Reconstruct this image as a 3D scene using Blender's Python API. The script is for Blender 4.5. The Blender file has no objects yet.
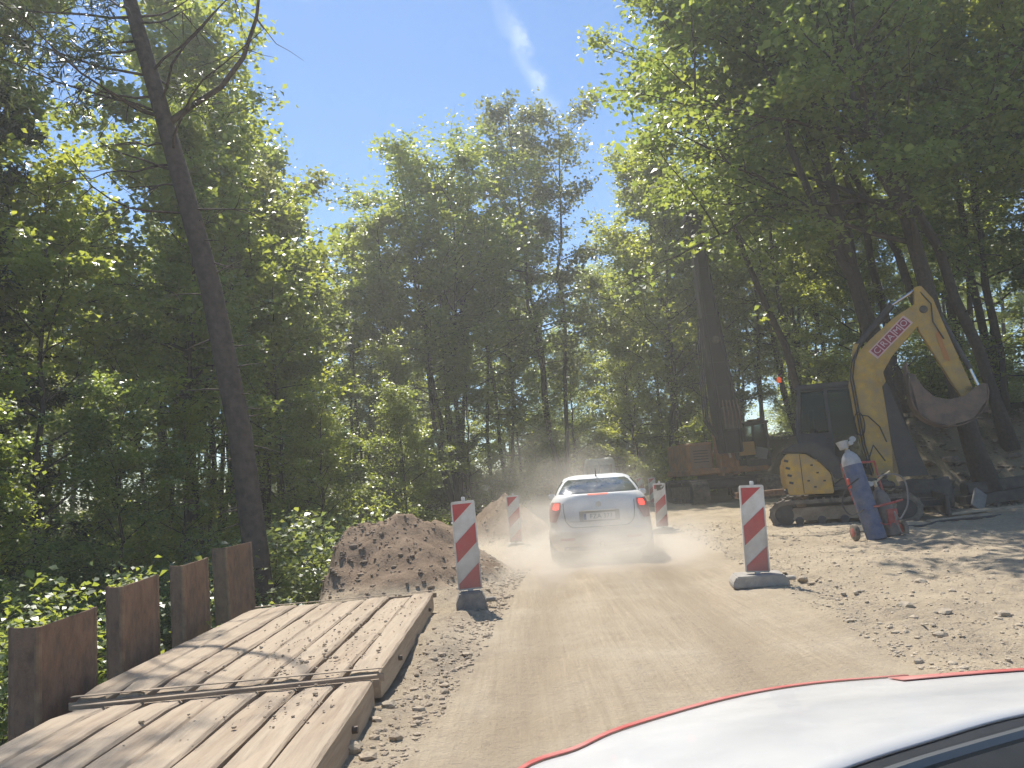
import bpy, bmesh, math, random
import numpy as np
from mathutils import Vector, Matrix
R = math.radians
SC = bpy.context.scene
COL = SC.collection

# ---------------------------------------------------------------- camera, sky, sun, exposure
CAM_H, PITCH, ROLL, F_PX = 1.4, R(7.3), R(4.6), 770.0
cam_d = bpy.data.cameras.new('camera')
cam_d.sensor_width = 36.0
cam_d.lens = 36.0 * F_PX / 1024.0
cam_d.clip_start, cam_d.clip_end = 0.05, 3000.0
cam = bpy.data.objects.new('camera', cam_d)
COL.objects.link(cam)
cam.matrix_world = Matrix.Translation((0, 0, CAM_H)) @ Matrix.Rotation(R(90) + PITCH, 4, 'X') @ Matrix.Rotation(-ROLL, 4, 'Z')
SC.camera = cam

SUN_EL, SUN_AZ = R(56), R(18)            # azimuth to the left of +Y
SUN_DIR = Vector((-math.sin(SUN_AZ) * math.cos(SUN_EL), math.cos(SUN_AZ) * math.cos(SUN_EL), math.sin(SUN_EL)))
world = bpy.data.worlds.new('World')
SC.world = world
world.use_nodes = True
wn = world.node_tree.nodes
wl = world.node_tree.links
sky = wn.new('ShaderNodeTexSky')
sky.sky_type = 'NISHITA'
sky.sun_disc = False
sky.sun_elevation = SUN_EL
sky.sun_rotation = -SUN_AZ
sky.air_density = 1.0
sky.dust_density = 0.1
sky.ozone_density = 4.0
# one thin ragged streak of cirrus high over the road
hs = wn.new('ShaderNodeHueSaturation'); hs.inputs['Saturation'].default_value = 1.18; wl.new(sky.outputs['Color'], hs.inputs['Color'])
tcw = wn.new('ShaderNodeTexCoord')
def wdot(v):
    q = wn.new('ShaderNodeVectorMath'); q.operation = 'DOT_PRODUCT'; wl.new(tcw.outputs['Generated'], q.inputs[0]); q.inputs[1].default_value = v; return q.outputs['Value']
def wmath(op, a, b_):
    q = wn.new('ShaderNodeMath'); q.operation = op
    for k_, v_ in ((0, a), (1, b_)):
        if isinstance(v_, (int, float)): q.inputs[k_].default_value = v_
        else: wl.new(v_, q.inputs[k_])
    return q.outputs[0]
def wrange(v, a, b_, lo=0.0, hi=1.0):
    q = wn.new('ShaderNodeMapRange'); q.interpolation_type = 'SMOOTHSTEP'; q.inputs['From Min'].default_value = a; q.inputs['From Max'].default_value = b_; q.inputs['To Min'].default_value = lo; q.inputs['To Max'].default_value = hi
    wl.new(v, q.inputs['Value']); return q.outputs['Result']
cn = wn.new('ShaderNodeTexNoise'); cn.inputs['Scale'].default_value = 34.0; cn.inputs['Detail'].default_value = 6.0; cn.inputs['Roughness'].default_value = 0.62; wl.new(tcw.outputs['Generated'], cn.inputs['Vector'])
across = wmath('ADD', wdot((-0.9151, 0.2391, -0.3246)), wmath('MULTIPLY', wmath('SUBTRACT', cn.outputs['Fac'], 0.5), 0.035))
along = wdot((0.4, 0.4384, -0.8048))
wisp = wmath('MULTIPLY', wrange(wmath('ABSOLUTE', across, 0), 0.016, 0.001), wmath('MULTIPLY', wrange(along, -0.114, -0.014), wrange(along, 0.094, 0.024)))
wisp = wmath('MULTIPLY', wisp, wrange(cn.outputs['Fac'], 0.35, 0.7, 0.1, 0.32))
mx = wn.new('ShaderNodeMix'); mx.data_type = 'RGBA'
wl.new(wisp, mx.inputs['Factor'])
wl.new(hs.outputs['Color'], mx.inputs['A'])
mx.inputs['B'].default_value = (9.0, 9.6, 10.5, 1)
bg = wn['Background']
bg.inputs['Strength'].default_value = 0.11
wl.new(mx.outputs['Result'], bg.inputs['Color'])

sun_d = bpy.data.lights.new('sun', 'SUN')
sun_d.energy, sun_d.angle, sun_d.color = 5.0, R(0.53), (1.0, 0.95, 0.86)
sun = bpy.data.objects.new('sun', sun_d)
COL.objects.link(sun)
sun.rotation_euler = SUN_DIR.to_track_quat('Z', 'Y').to_euler()

SC.view_settings.view_transform = 'Standard'
SC.view_settings.look = 'None'
SC.view_settings.exposure = 0.58
SC.view_settings.gamma = 1.0
SC.view_settings.use_curve_mapping = False
SC.render.engine = 'CYCLES'
SC.cycles.max_bounces = 8
SC.cycles.diffuse_bounces = 5
SC.cycles.transmission_bounces = 6
SC.cycles.transparent_max_bounces = 8
SC.cycles.volume_bounces = 2
SC.cycles.use_denoising = True
SC.cycles.sample_clamp_indirect = 6.0
SC.cycles.caustics_reflective = False
SC.cycles.caustics_refractive = False

# ---------------------------------------------------------------- materials
MATS = {}
def mat(name, col, rough=0.7, metal=0.0, var=0.0, scale=8.0, col2=None, bump=0.0, bscale=40.0, dust=None, dust_z=None, emit=None, detail=6.0, spec=0.5, coords='Object', dust_amt=0.5, stretch=None):
    """Principled material: base colour broken by noise, optional second colour, bump, settled dust (noise, stronger below dust_z)."""
    if name in MATS: return MATS[name]
    m = bpy.data.materials.new(name); m.use_nodes = True
    n, l = m.node_tree.nodes, m.node_tree.links
    b = n['Principled BSDF']
    b.inputs['Roughness'].default_value = rough
    b.inputs['Metallic'].default_value = metal
    b.inputs['Specular IOR Level'].default_value = spec
    tc = n.new('ShaderNodeTexCoord')
    vec = tc.outputs[coords]
    if stretch:
        sm = n.new('ShaderNodeMapping'); sm.inputs['Scale'].default_value = stretch; l.new(vec, sm.inputs['Vector']); vec = sm.outputs['Vector']
    nz = n.new('ShaderNodeTexNoise'); nz.inputs['Scale'].default_value = scale; nz.inputs['Detail'].default_value = detail; nz.inputs['Roughness'].default_value = 0.6
    l.new(vec, nz.inputs['Vector'])
    c2 = col2 if col2 else tuple(max(0, c * (1 - var)) for c in col)
    mxn = n.new('ShaderNodeMix'); mxn.data_type = 'RGBA'
    mxn.inputs['A'].default_value = (*col, 1); mxn.inputs['B'].default_value = (*c2, 1)
    rp = n.new('ShaderNodeMapRange'); rp.inputs['From Min'].default_value = 0.38; rp.inputs['From Max'].default_value = 0.66
    l.new(nz.outputs['Fac'], rp.inputs['Value']); l.new(rp.outputs['Result'], mxn.inputs['Factor'])
    out = mxn.outputs['Result']
    if dust:
        nz2 = n.new('ShaderNodeTexNoise'); nz2.inputs['Scale'].default_value = 5.0; nz2.inputs['Detail'].default_value = 8.0; nz2.inputs['Roughness'].default_value = 0.7
        l.new(vec, nz2.inputs['Vector'])
        mr = n.new('ShaderNodeMapRange'); mr.inputs['From Min'].default_value = 0.35; mr.inputs['From Max'].default_value = 0.75; mr.inputs['To Max'].default_value = dust_amt
        l.new(nz2.outputs['Fac'], mr.inputs['Value'])
        fac = mr.outputs['Result']
        if dust_z:
            sx = n.new('ShaderNodeSeparateXYZ'); l.new(vec, sx.inputs['Vector'])
            mz = n.new('ShaderNodeMapRange'); mz.inputs['From Min'].default_value = dust_z[0]; mz.inputs['From Max'].default_value = dust_z[1]; mz.inputs['To Min'].default_value = dust_z[2]; mz.inputs['To Max'].default_value = 0.0
            l.new(sx.outputs['Z'], mz.inputs['Value'])
            ad = n.new('ShaderNodeMath'); ad.operation = 'ADD'; ad.use_clamp = True
            l.new(fac, ad.inputs[0]); l.new(mz.outputs['Result'], ad.inputs[1]); fac = ad.outputs[0]
        m3 = n.new('ShaderNodeMix'); m3.data_type = 'RGBA'
        l.new(fac, m3.inputs['Factor']); l.new(out, m3.inputs['A']); m3.inputs['B'].default_value = (*dust, 1)
        out = m3.outputs['Result']
        rr = n.new('ShaderNodeMapRange'); rr.inputs['To Min'].default_value = rough; rr.inputs['To Max'].default_value = 0.9
        l.new(fac, rr.inputs['Value']); l.new(rr.outputs['Result'], b.inputs['Roughness'])
    l.new(out, b.inputs['Base Color'])
    if bump:
        nb = n.new('ShaderNodeTexNoise'); nb.inputs['Scale'].default_value = bscale; nb.inputs['Detail'].default_value = 6.0
        l.new(vec, nb.inputs['Vector'])
        bp = n.new('ShaderNodeBump'); bp.inputs['Strength'].default_value = bump; bp.inputs['Distance'].default_value = 0.02
        l.new(nb.outputs['Fac'], bp.inputs['Height']); l.new(bp.outputs['Normal'], b.inputs['Normal'])
    if emit:
        b.inputs['Emission Color'].default_value = (*emit[0], 1); b.inputs['Emission Strength'].default_value = emit[1]
    MATS[name] = m
    return m

SAND = (0.42, 0.35, 0.26)
def leaf_mat(name, ref, trans, dry=None):
    m = bpy.data.materials.new(name); m.use_nodes = True
    n, l = m.node_tree.nodes, m.node_tree.links
    for x in list(n):
        if x.type == 'BSDF_PRINCIPLED': n.remove(x)
    out = [x for x in n if x.type == 'OUTPUT_MATERIAL'][0]
    at_ = n.new('ShaderNodeAttribute'); at_.attribute_name = 'tint'
    oi = n.new('ShaderNodeObjectInfo')
    ad = n.new('ShaderNodeMath'); ad.operation = 'MULTIPLY_ADD'; ad.inputs[1].default_value = 0.5; l.new(oi.outputs['Random'], ad.inputs[0]); 
    hm = n.new('ShaderNodeMath'); hm.operation = 'MULTIPLY'; hm.inputs[1].default_value = 0.6; l.new(at_.outputs['Fac'], hm.inputs[0])
    l.new(hm.outputs[0], ad.inputs[2])
    def ramp(c):
        r = n.new('ShaderNodeValToRGB')
        e = r.color_ramp.elements
        e[0].color = (c[0] * 0.55, c[1] * 0.62, c[2] * 0.8, 1); e[1].color = (c[0] * 1.5, c[1] * 1.25, c[2] * 0.9, 1)
        l.new(ad.outputs[0], r.inputs['Fac']); return r.outputs['Color']
    d = n.new('ShaderNodeBsdfPrincipled'); d.inputs['Roughness'].default_value = 0.42; d.inputs['Specular IOR Level'].default_value = 0.45
    l.new(ramp(ref), d.inputs['Base Color'])
    t = n.new('ShaderNodeBsdfTranslucent'); l.new(ramp(trans), t.inputs['Color'])
    a = n.new('ShaderNodeAddShader'); l.new(d.outputs[0], a.inputs[0]); l.new(t.outputs[0], a.inputs[1])
    l.new(a.outputs[0], out.inputs['Surface'])
    return m
LEAF_MAPLE = leaf_mat('maple_leaf', (0.055, 0.088, 0.028), (0.25, 0.31, 0.05))
LEAF_ASPEN = leaf_mat('aspen_leaf', (0.07, 0.095, 0.045), (0.17, 0.20, 0.05))
LEAF_BUSH = leaf_mat('bush_leaf', (0.075, 0.115, 0.05), (0.20, 0.25, 0.06))
NEEDLE = leaf_mat('needle', (0.03, 0.05, 0.022), (0.035, 0.05, 0.015))
BARK = mat('bark', (0.075, 0.06, 0.048), 0.95, var=0.55, scale=14, bump=0.9, bscale=22, col2=(0.035, 0.03, 0.025))
BARK_PINE = mat('pine_bark', (0.10, 0.075, 0.06), 0.95, scale=9, bump=1.0, bscale=16, col2=(0.045, 0.037, 0.033))

# ---------------------------------------------------------------- mesh helpers
class MB:
    """Collects shapes and links them as one mesh object."""
    def __init__(s): s.v, s.f = [], []
    def add(s, v, f):
        o = len(s.v); s.v += [tuple(p) for p in v]; s.f += [tuple(i + o for i in q) for q in f]; return s
    def box(s, c, d, rot=None, taper=1.0, bev=0.0):
        hx, hy, hz = d[0] / 2, d[1] / 2, d[2] / 2
        if bev:
            b = min(bev, hx * .6, hy * .6, hz * .6)
            sec = [(-hx + b, -hy), (hx - b, -hy), (hx, -hy + b), (hx, hy - b), (hx - b, hy), (-hx + b, hy), (-hx, hy - b), (-hx, -hy + b)]
            vs = []
            for z, k in ((-hz, 1 - b / max(hx, hy)), (-hz + b, 1), (hz - b, taper), (hz, taper * (1 - b / max(hx, hy)))):
                vs += [(x * k, y * k, z) for x, y in sec]
            fs = [tuple(range(7, -1, -1)), tuple(range(24, 32))]
            for r in range(3):
                for i in range(8): fs.append((r * 8 + i, r * 8 + (i + 1) % 8, r * 8 + 8 + (i + 1) % 8, r * 8 + 8 + i))
        else:
            vs = [(-hx, -hy, -hz), (hx, -hy, -hz), (hx, hy, -hz), (-hx, hy, -hz), (-hx * taper, -hy * taper, hz), (hx * taper, -hy * taper, hz), (hx * taper, hy * taper, hz), (-hx * taper, hy * taper, hz)]
            fs = [(3, 2, 1, 0), (4, 5, 6, 7), (0, 1, 5, 4), (1, 2, 6, 5), (2, 3, 7, 6), (3, 0, 4, 7)]
        M = rot if rot is not None else Matrix.Identity(3)
        return s.add([M @ Vector(p) + Vector(c) for p in vs], fs)
    def bar(s, p0, p1, w, h, w1=None, h1=None):
        """rectangular bar from p0 to p1, may taper"""
        p0, p1 = Vector(p0), Vector(p1); d = (p1 - p0).normalized()
        up = Vector((0, 0, 1)) if abs(d.z) < 0.95 else Vector((0, 1, 0))
        r = d.cross(up).normalized(); u = r.cross(d)
        w1 = w if w1 is None else w1; h1 = h if h1 is None else h1
        vs = []
        for p, a, b in ((p0, w, h), (p1, w1, h1)):
            vs += [p - r * a / 2 - u * b / 2, p + r * a / 2 - u * b / 2, p + r * a / 2 + u * b / 2, p - r * a / 2 + u * b / 2]
        return s.add(vs, [(3, 2, 1, 0), (4, 5, 6, 7), (0, 1, 5, 4), (1, 2, 6, 5), (2, 3, 7, 6), (3, 0, 4, 7)])
    def tube(s, pts, rad, n=8, cap=True):
        v, f = tube(pts, rad, n, cap); return s.add(v, f)
    def prism(s, poly, y0, y1):
        """polygon in XZ extruded along Y"""
        n = len(poly)
        vs = [(x, y0, z) for x, z in poly] + [(x, y1, z) for x, z in poly]
        fs = [tuple(range(n)), tuple(range(2 * n - 1, n - 1, -1))]
        fs += [(i, n + i, n + (i + 1) % n, (i + 1) % n) for i in range(n)]
        return s.add(vs, fs)
    def grid(s, P):
        """P: rows of points"""
        r, c = len(P), len(P[0])
        return s.add([p for row in P for p in row], [(i * c + j, i * c + j + 1, (i + 1) * c + j + 1, (i + 1) * c + j) for i in range(r - 1) for j in range(c - 1)])
    def lathe(s, prof, c=(0, 0, 0), axis='Z', n=16):
        vs, fs = [], []
        for r, z in prof:
            for i in range(n):
                a = 2 * math.pi * i / n
                p = (r * math.cos(a), r * math.sin(a), z)
                if axis == 'X': p = (p[2], p[0], p[1])
                if axis == 'Y': p = (p[1], p[2], p[0])
                vs.append((p[0] + c[0], p[1] + c[1], p[2] + c[2]))
        k = len(prof)
        for j in range(k - 1):
            for i in range(n): fs.append((j * n + i, j * n + (i + 1) % n, j * n + n + (i + 1) % n, j * n + n + i))
        fs.append(tuple(range(n - 1, -1, -1))); fs.append(tuple(range((k - 1) * n, k * n)))
        return s.add(vs, fs)
    def build(s, name, m, parent=None, smooth=False, recalc=True, bevel=0.0, xf=None):
        me = bpy.data.meshes.new(name)
        me.from_pydata(s.v if xf is None else [tuple(xf @ Vector(p)) for p in s.v], [], s.f)
        if recalc or bevel:
            bm = bmesh.new(); bm.from_mesh(me)
            bmesh.ops.recalc_face_normals(bm, faces=bm.faces)
            if bevel: bmesh.ops.bevel(bm, geom=[e for e in bm.edges if e.calc_face_angle(0) > 0.6], offset=bevel, segments=2, affect='EDGES', clamp_overlap=True)
            bm.to_mesh(me); bm.free()
        if smooth:
            me.polygons.foreach_set('use_smooth', [True] * len(me.polygons))
            me.set_sharp_from_angle(angle=R(smooth if smooth is not True else 180))
        me.materials.append(m)
        return link(name, me, parent)
def link(name, me, parent=None):
    o = bpy.data.objects.new(name, me); COL.objects.link(o)
    if parent is not None: o.parent = parent
    return o
def tube(pts, rad, n=8, cap=True):
    pts = [Vector(p) for p in pts]
    k = len(pts)
    rad = [rad] * k if not hasattr(rad, '__len__') else rad
    vs, fs = [], []
    d = (pts[1] - pts[0]).normalized()
    r = d.cross(Vector((0, 0, 1)) if abs(d.z) < 0.9 else Vector((1, 0, 0))).normalized()
    for i in range(k):
        d = (pts[min(i + 1, k - 1)] - pts[max(i - 1, 0)]).normalized()
        r = (r - d * r.dot(d)).normalized(); u = d.cross(r)
        for j in range(n):
            a = 2 * math.pi * j / n
            vs.append(pts[i] + (r * math.cos(a) + u * math.sin(a)) * rad[i])
    for i in range(k - 1):
        for j in range(n): fs.append((i * n + j, i * n + (j + 1) % n, i * n + n + (j + 1) % n, i * n + n + j))
    if cap: fs.append(tuple(range(n - 1, -1, -1))); fs.append(tuple(range((k - 1) * n, k * n)))
    return vs, fs
def tag(o, label=None, cat=None, group=None, kind=None):
    if label: o['label'] = label
    if cat: o['category'] = cat
    if group: o['group'] = group
    if kind: o['kind'] = kind
    return o
def thing(name, label, cat, loc=(0, 0, 0), rz=0.0, group=None):
    o = bpy.data.objects.new(name, None); COL.objects.link(o)
    o.empty_display_size = 0.2
    o.location = loc; o.rotation_euler = (0, 0, rz)
    return tag(o, label, cat, group)
def copy_tree(o, parent=None):
    c = o.copy(); COL.objects.link(c); c.parent = parent
    for ch in o.children: copy_tree(ch, c)
    return c
def text_mesh(txt, size, depth=0.0):
    cu = bpy.data.curves.new('txt', 'FONT'); cu.body = txt; cu.size = size; cu.align_x = 'CENTER'; cu.align_y = 'CENTER'; cu.extrude = depth; cu.resolution_u = 3
    o = bpy.data.objects.new('txt', cu); COL.objects.link(o)
    dg = bpy.context.evaluated_depsgraph_get()
    me = bpy.data.meshes.new_from_object(o.evaluated_get(dg))
    bpy.data.objects.remove(o); bpy.data.curves.remove(cu)
    return me
def text_obj(name, txt, size, m, parent, M, depth=0.0):
    me = text_mesh(txt, size, depth); me.transform(M); me.materials.clear(); me.materials.append(m); me.name = name
    return link(name, me, parent)

# ---------------------------------------------------------------- ground heights
_rs = np.random.RandomState(7)
_T = _rs.rand(256, 256)
def vnoise(x, y):
    xi, yi = np.floor(x).astype(int), np.floor(y).astype(int)
    fx, fy = x - xi, y - yi
    fx, fy = fx * fx * (3 - 2 * fx), fy * fy * (3 - 2 * fy)
    a, b = _T[xi % 256, yi % 256], _T[(xi + 1) % 256, yi % 256]
    c, d = _T[xi % 256, (yi + 1) % 256], _T[(xi + 1) % 256, (yi + 1) % 256]
    return (a * (1 - fx) + b * fx) * (1 - fy) + (c * (1 - fx) + d * fx) * fy - 0.5
def fbm(x, y, o=4):
    s, a = 0, 1.0
    for i in range(o): s = s + a * vnoise(x * 2 ** i + 17.3 * i, y * 2 ** i + 5.1 * i); a *= 0.5
    return s
def sst(a, b, x):
    t = np.clip((x - a) / (b - a), 0, 1); return t * t * (3 - 2 * t)
def road_c(y): return 0.30 + 0.085 * y + 0.0004 * np.clip(y - 15, 0, 90) ** 2
def masks(x, y):
    dx = x - road_c(y) + 0.12 * vnoise(y * 0.9, x * 0 + 3.3)
    road = 1 - sst(1.15, 2.05, np.abs(dx) + 0.35 * fbm(x * 2.2, y * 1.4, 3))
    left = 1 - sst(-3.6, -2.9, x - 0.02 * y - np.clip(y - 12, 0, 60) * 0.035)   # beyond the sheet piles
    farw = sst(36, 44, y + 0.3 * fbm(x * .3, y * .3) * 10 - 0.0 * x) * (1 - (1 - sst(2.5, 4.0, np.abs(dx))))
    right = sst(8.6, 10.6, x - 0.1 * (y - 18) + 1.6 * vnoise(x * .5, y * .5)) * sst(17.5, 21, y)
    return dx, road, left, farw, right
def height(x, y):
    x = np.asarray(x, float); y = np.asarray(y, float)
    dx, road, left, farw, right = masks(x, y)
    z = 0.05 * fbm(x * .35, y * .35, 3)
    # road: two broad wheel tracks, thin grooves along it, low berm at both sides
    track = np.exp(-((np.abs(dx) - 0.78) / 0.27) ** 2)
    z = z + road * (-0.03 * track + 0.010 * np.sin(dx * 41 + 2 * vnoise(y * .5, dx * 0)) * (0.4 + vnoise(y * .7, dx * 3)) + 0.012 * fbm(dx * 9, y * 1.6, 4))
    z = z + 0.05 * np.exp(-((np.abs(dx) - 1.75) / 0.22) ** 2) * (0.6 + 1.4 * vnoise(x * 2, y * 1.3))
    rough = (1 - road)
    z = z + rough * (0.08 * fbm(x * 1.1, y * 1.1, 3) + 0.05 * np.abs(fbm(x * 4.1, y * 4.1, 4)) + 0.028 * np.clip(fbm(x * 8, y * 8, 3), -.1, 1) * (0.4 + 1.6 * np.clip(vnoise(x * .9 + 9, y * .9) + .3, 0, 1)))
    # crawler-track prints right of the road
    for off, w in ((2.25, .24), (3.9, .26)):
        m = np.exp(-((dx - off - 0.12 * np.sin(y * .35)) / w) ** 4) * sst(2.5, 4, y) * (1 - sst(13, 15, y))
        ph = y * 26 + np.abs(dx - off) * 12
        z = z + m * (0.035 * np.clip(np.sin(ph), -.6, .8) - 0.02) * (0.7 + 0.8 * vnoise(x * 3, y * 3))
    # the far side of the works climbs a little, bank with roots on the right
    z = z + right * (2.3 + 0.6 * fbm(x * .6, y * .6, 4) + 0.25 * fbm(x * 3, y * 3, 3)) * sst(17.5, 22, y)
    z = z + 0.6 * sst(12, 30, x) + 0.5 * farw
    # embankment falling away behind the sheet piles
    z = z - left * (1.9 + 0.8 * sst(-5, -9, x) ) * (1 - sst(24, 36, y)) + left * 0.2 * fbm(x * .8, y * .8, 3)
    # spoil heaps
    def heap(cx, cy, rx, ry, h, a=0.0):
        c, s = math.cos(a), math.sin(a)
        u = ((x - cx) * c + (y - cy) * s) / rx; v = (-(x - cx) * s + (y - cy) * c) / ry
        d = np.sqrt(u * u + v * v) + 0.16 * fbm(x * 1.7 + cx, y * 1.7, 3)
        hh = np.clip(1 - d, 0, None)
        hh = hh / (0.12 + hh) * 1.12 * np.clip(1 - d, 0, 1) ** 0.85
        return h * hh * (1 + 0.13 * fbm(x * 3.5, y * 3.5, 4)) + np.where(hh > 0.02, 0.04 * fbm(x * 7, y * 7, 4), 0)
    z = z + heap(-1.9, 12.4, 1.75, 2.6, .98) + heap(-3.3, 11.9, 1.2, 1.5, 0.55) + heap(-0.42, 20.3, 1.3, 2.6, 1.2, 0.06) + heap(-2.5, 19.8, 1.6, 2.2, .7)
    z = z + heap(-1.0, 9.95, .5, .8, .16)
    return z
def gz(x, y): return float(height(np.array([x]), np.array([y]))[0])

def axis(lo, hi, step, far_lo, far_hi, g=1.13):
    a = list(np.arange(lo, hi, step)); s = step; p = hi
    while p < far_hi: a.append(p); s *= g; p += s
    a.append(far_hi); s = step; p = lo - step; pre = []
    while p > far_lo: pre.append(p); s *= g; p -= s
    pre.append(far_lo)
    return np.array(sorted(set(pre)) + a)
gx = axis(-3.6, 9.0, 0.055, -600, 600)
ya = []; p = 2.6; s = 0.045
while p < 1500:
    ya.append(p); s = 0.045 + max(0, p - 5) * 0.0075 if p < 30 else s * 1.1; p += s
pre = list(np.linspace(-200, -5, 12)) + list(np.linspace(-3, 2.4, 14))
gy = np.array(pre + ya)
X, Y = np.meshgrid(gx, gy)
Z = height(X, Y)
nx, ny = len(gx), len(gy)
me = bpy.data.meshes.new('ground')
me.vertices.add(nx * ny); me.vertices.foreach_set('co', np.stack([X, Y, Z], -1).astype(np.float32).ravel())
idx = (np.arange(ny - 1)[:, None] * nx + np.arange(nx - 1)[None, :]).ravel()
quads = np.stack([idx, idx + 1, idx + nx + 1, idx + nx], -1)
me.loops.add(quads.size); me.loops.foreach_set('vertex_index', quads.ravel().astype(np.int32))
me.polygons.add(len(quads)); me.polygons.foreach_set('loop_start', np.arange(0, quads.size, 4, dtype=np.int32))
me.polygons.foreach_set('use_smooth', np.ones(len(quads), bool))
dx, road, left, farw, right = masks(X, Y)
heapm = np.clip((Z - 0.10) / 0.12, 0, 1) * (X < 1.2) * (Y > 9.3) * (Y < 26) * (dx < -1.25)
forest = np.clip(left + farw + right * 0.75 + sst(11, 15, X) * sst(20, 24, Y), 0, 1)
trackm = road * np.exp(-((np.abs(dx + .05) - 0.76) / 0.30) ** 2) * np.clip(.75 + vnoise(Y * .4, dx * 2), 0, 1)
for nm, a in (('track', trackm), ('road', road), ('forest', forest), ('heap', heapm), ('edge', sst(-2.4, -1.5, dx) * (1 - road) * (dx < 0))):
    at_ = me.attributes.new(nm, 'FLOAT', 'POINT'); at_.data.foreach_set('value', a.astype(np.float32).ravel())
me.update(); me.validate()
gm = bpy.data.materials.new('sandy_ground'); gm.use_nodes = True
n, l = gm.node_tree.nodes, gm.node_tree.links
b = n['Principled BSDF']; b.inputs['Roughness'].default_value = 0.95; b.inputs['Specular IOR Level'].default_value = 0.15
tc = n.new('ShaderNodeTexCoord')
def nz(scale, detail=6, rough=0.6, vec=None):
    q = n.new('ShaderNodeTexNoise'); q.inputs['Scale'].default_value = scale; q.inputs['Detail'].default_value = detail; q.inputs['Roughness'].default_value = rough
    l.new(vec or tc.outputs['Object'], q.inputs['Vector']); return q.outputs['Fac']
def mixc(f, a, c):
    q = n.new('ShaderNodeMix'); q.data_type = 'RGBA'
    if f is not None: l.new(f, q.inputs['Factor'])
    for s_, v_ in (('A', a), ('B', c)):
        if isinstance(v_, tuple): q.inputs[s_].default_value = (*v_, 1)
        else: l.new(v_, q.inputs[s_])
    return q.outputs['Result']
def rng_(f, a, c, lo=0.0, hi=1.0):
    q = n.new('ShaderNodeMapRange'); q.inputs['From Min'].default_value = a; q.inputs['From Max'].default_value = c; q.inputs['To Min'].default_value = lo; q.inputs['To Max'].default_value = hi
    l.new(f, q.inputs['Value']); return q.outputs['Result']
def attr(nm):
    q = n.new('ShaderNodeAttribute'); q.attribute_name = nm; return q.outputs['Fac']
stm = n.new('ShaderNodeMapping'); stm.inputs['Rotation'].default_value = (0, 0, R(4.9)); stm.inputs['Scale'].default_value = (1.0, 0.06, 1.0); l.new(tc.outputs['Object'], stm.inputs['Vector'])
streak = nz(5.5, 8, 0.65, stm.outputs['Vector'])
roadc = mixc(rng_(streak, .3, .7), (0.40, 0.32, 0.225), (0.50, 0.405, 0.29))
stm2 = n.new('ShaderNodeMapping'); stm2.inputs['Rotation'].default_value = (0, 0, R(5.3)); stm2.inputs['Scale'].default_value = (1.0, 0.035, 1.0); l.new(tc.outputs['Object'], stm2.inputs['Vector'])
fine = nz(26, 5, 0.7, stm2.outputs['Vector'])
roadc = mixc(rng_(fine, .40, .68, 0, .6), roadc, (0.32, 0.255, 0.18))
roadc = mixc(rng_(nz(0.9, 5), .45, .7, 0, .6), roadc, (0.54, 0.46, 0.35))
roadc = mixc(rng_(nz(55, 4), .56, .70, 0, .45), roadc, (0.27, 0.225, 0.17))
roadc = mixc(rng_(nz(6, 6), .45, .7, 0, .35), roadc, (0.34, 0.285, 0.215))
dirtc = mixc(rng_(nz(1.1, 6), .35, .65), (0.47, 0.385, 0.27), (0.36, 0.29, 0.205))
dirtc = mixc(rng_(nz(17, 5), .52, .68, 0, .7), dirtc, (0.26, 0.205, 0.15))
dirtc = mixc(rng_(nz(60, 3), .6, .7, 0, .6), dirtc, (0.52, 0.47, 0.40))
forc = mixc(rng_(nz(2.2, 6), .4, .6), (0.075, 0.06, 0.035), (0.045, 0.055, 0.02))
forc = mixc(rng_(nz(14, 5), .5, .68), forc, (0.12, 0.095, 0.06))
heapc = mixc(rng_(nz(3.5, 6), .38, .62), (0.285, 0.205, 0.14), (0.20, 0.142, 0.097))
heapc = mixc(rng_(nz(26, 4), .55, .7, 0, .7), heapc, (0.32, 0.24, 0.175))
roadc = mixc(rng_(attr('track'), .15, .9, 0, .6), roadc, (0.335, 0.265, 0.185))
c = mixc(attr('road'), dirtc, roadc)
c = mixc(attr('edge'), c, mixc(rng_(nz(9, 6), .4, .6), (0.27, 0.215, 0.16), (0.40, 0.335, 0.25)))
c = mixc(attr('heap'), c, heapc)
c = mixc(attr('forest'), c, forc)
l.new(c, b.inputs['Base Color'])
bp = n.new('ShaderNodeBump'); bp.inputs['Strength'].default_value = 0.75; bp.inputs['Distance'].default_value = 0.05
hsum = n.new('ShaderNodeMath'); hsum.operation = 'MULTIPLY_ADD'; hsum.inputs[1].default_value = 0.5
fsum = n.new('ShaderNodeMath'); fsum.operation = 'MULTIPLY_ADD'; fsum.inputs[1].default_value = 0.35; l.new(fine, fsum.inputs[0]); l.new(nz(14, 8, 0.7), fsum.inputs[2])
l.new(nz(48, 5, 0.7), hsum.inputs[0]); l.new(fsum.outputs[0], hsum.inputs[2])
l.new(hsum.outputs[0], bp.inputs['Height']); l.new(bp.outputs['Normal'], b.inputs['Normal'])
me.materials.append(gm)
ground = link('ground', me); tag(ground, 'sandy works ground with dirt road, spoil heaps and wooded bank', 'ground', kind='structure')

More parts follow.
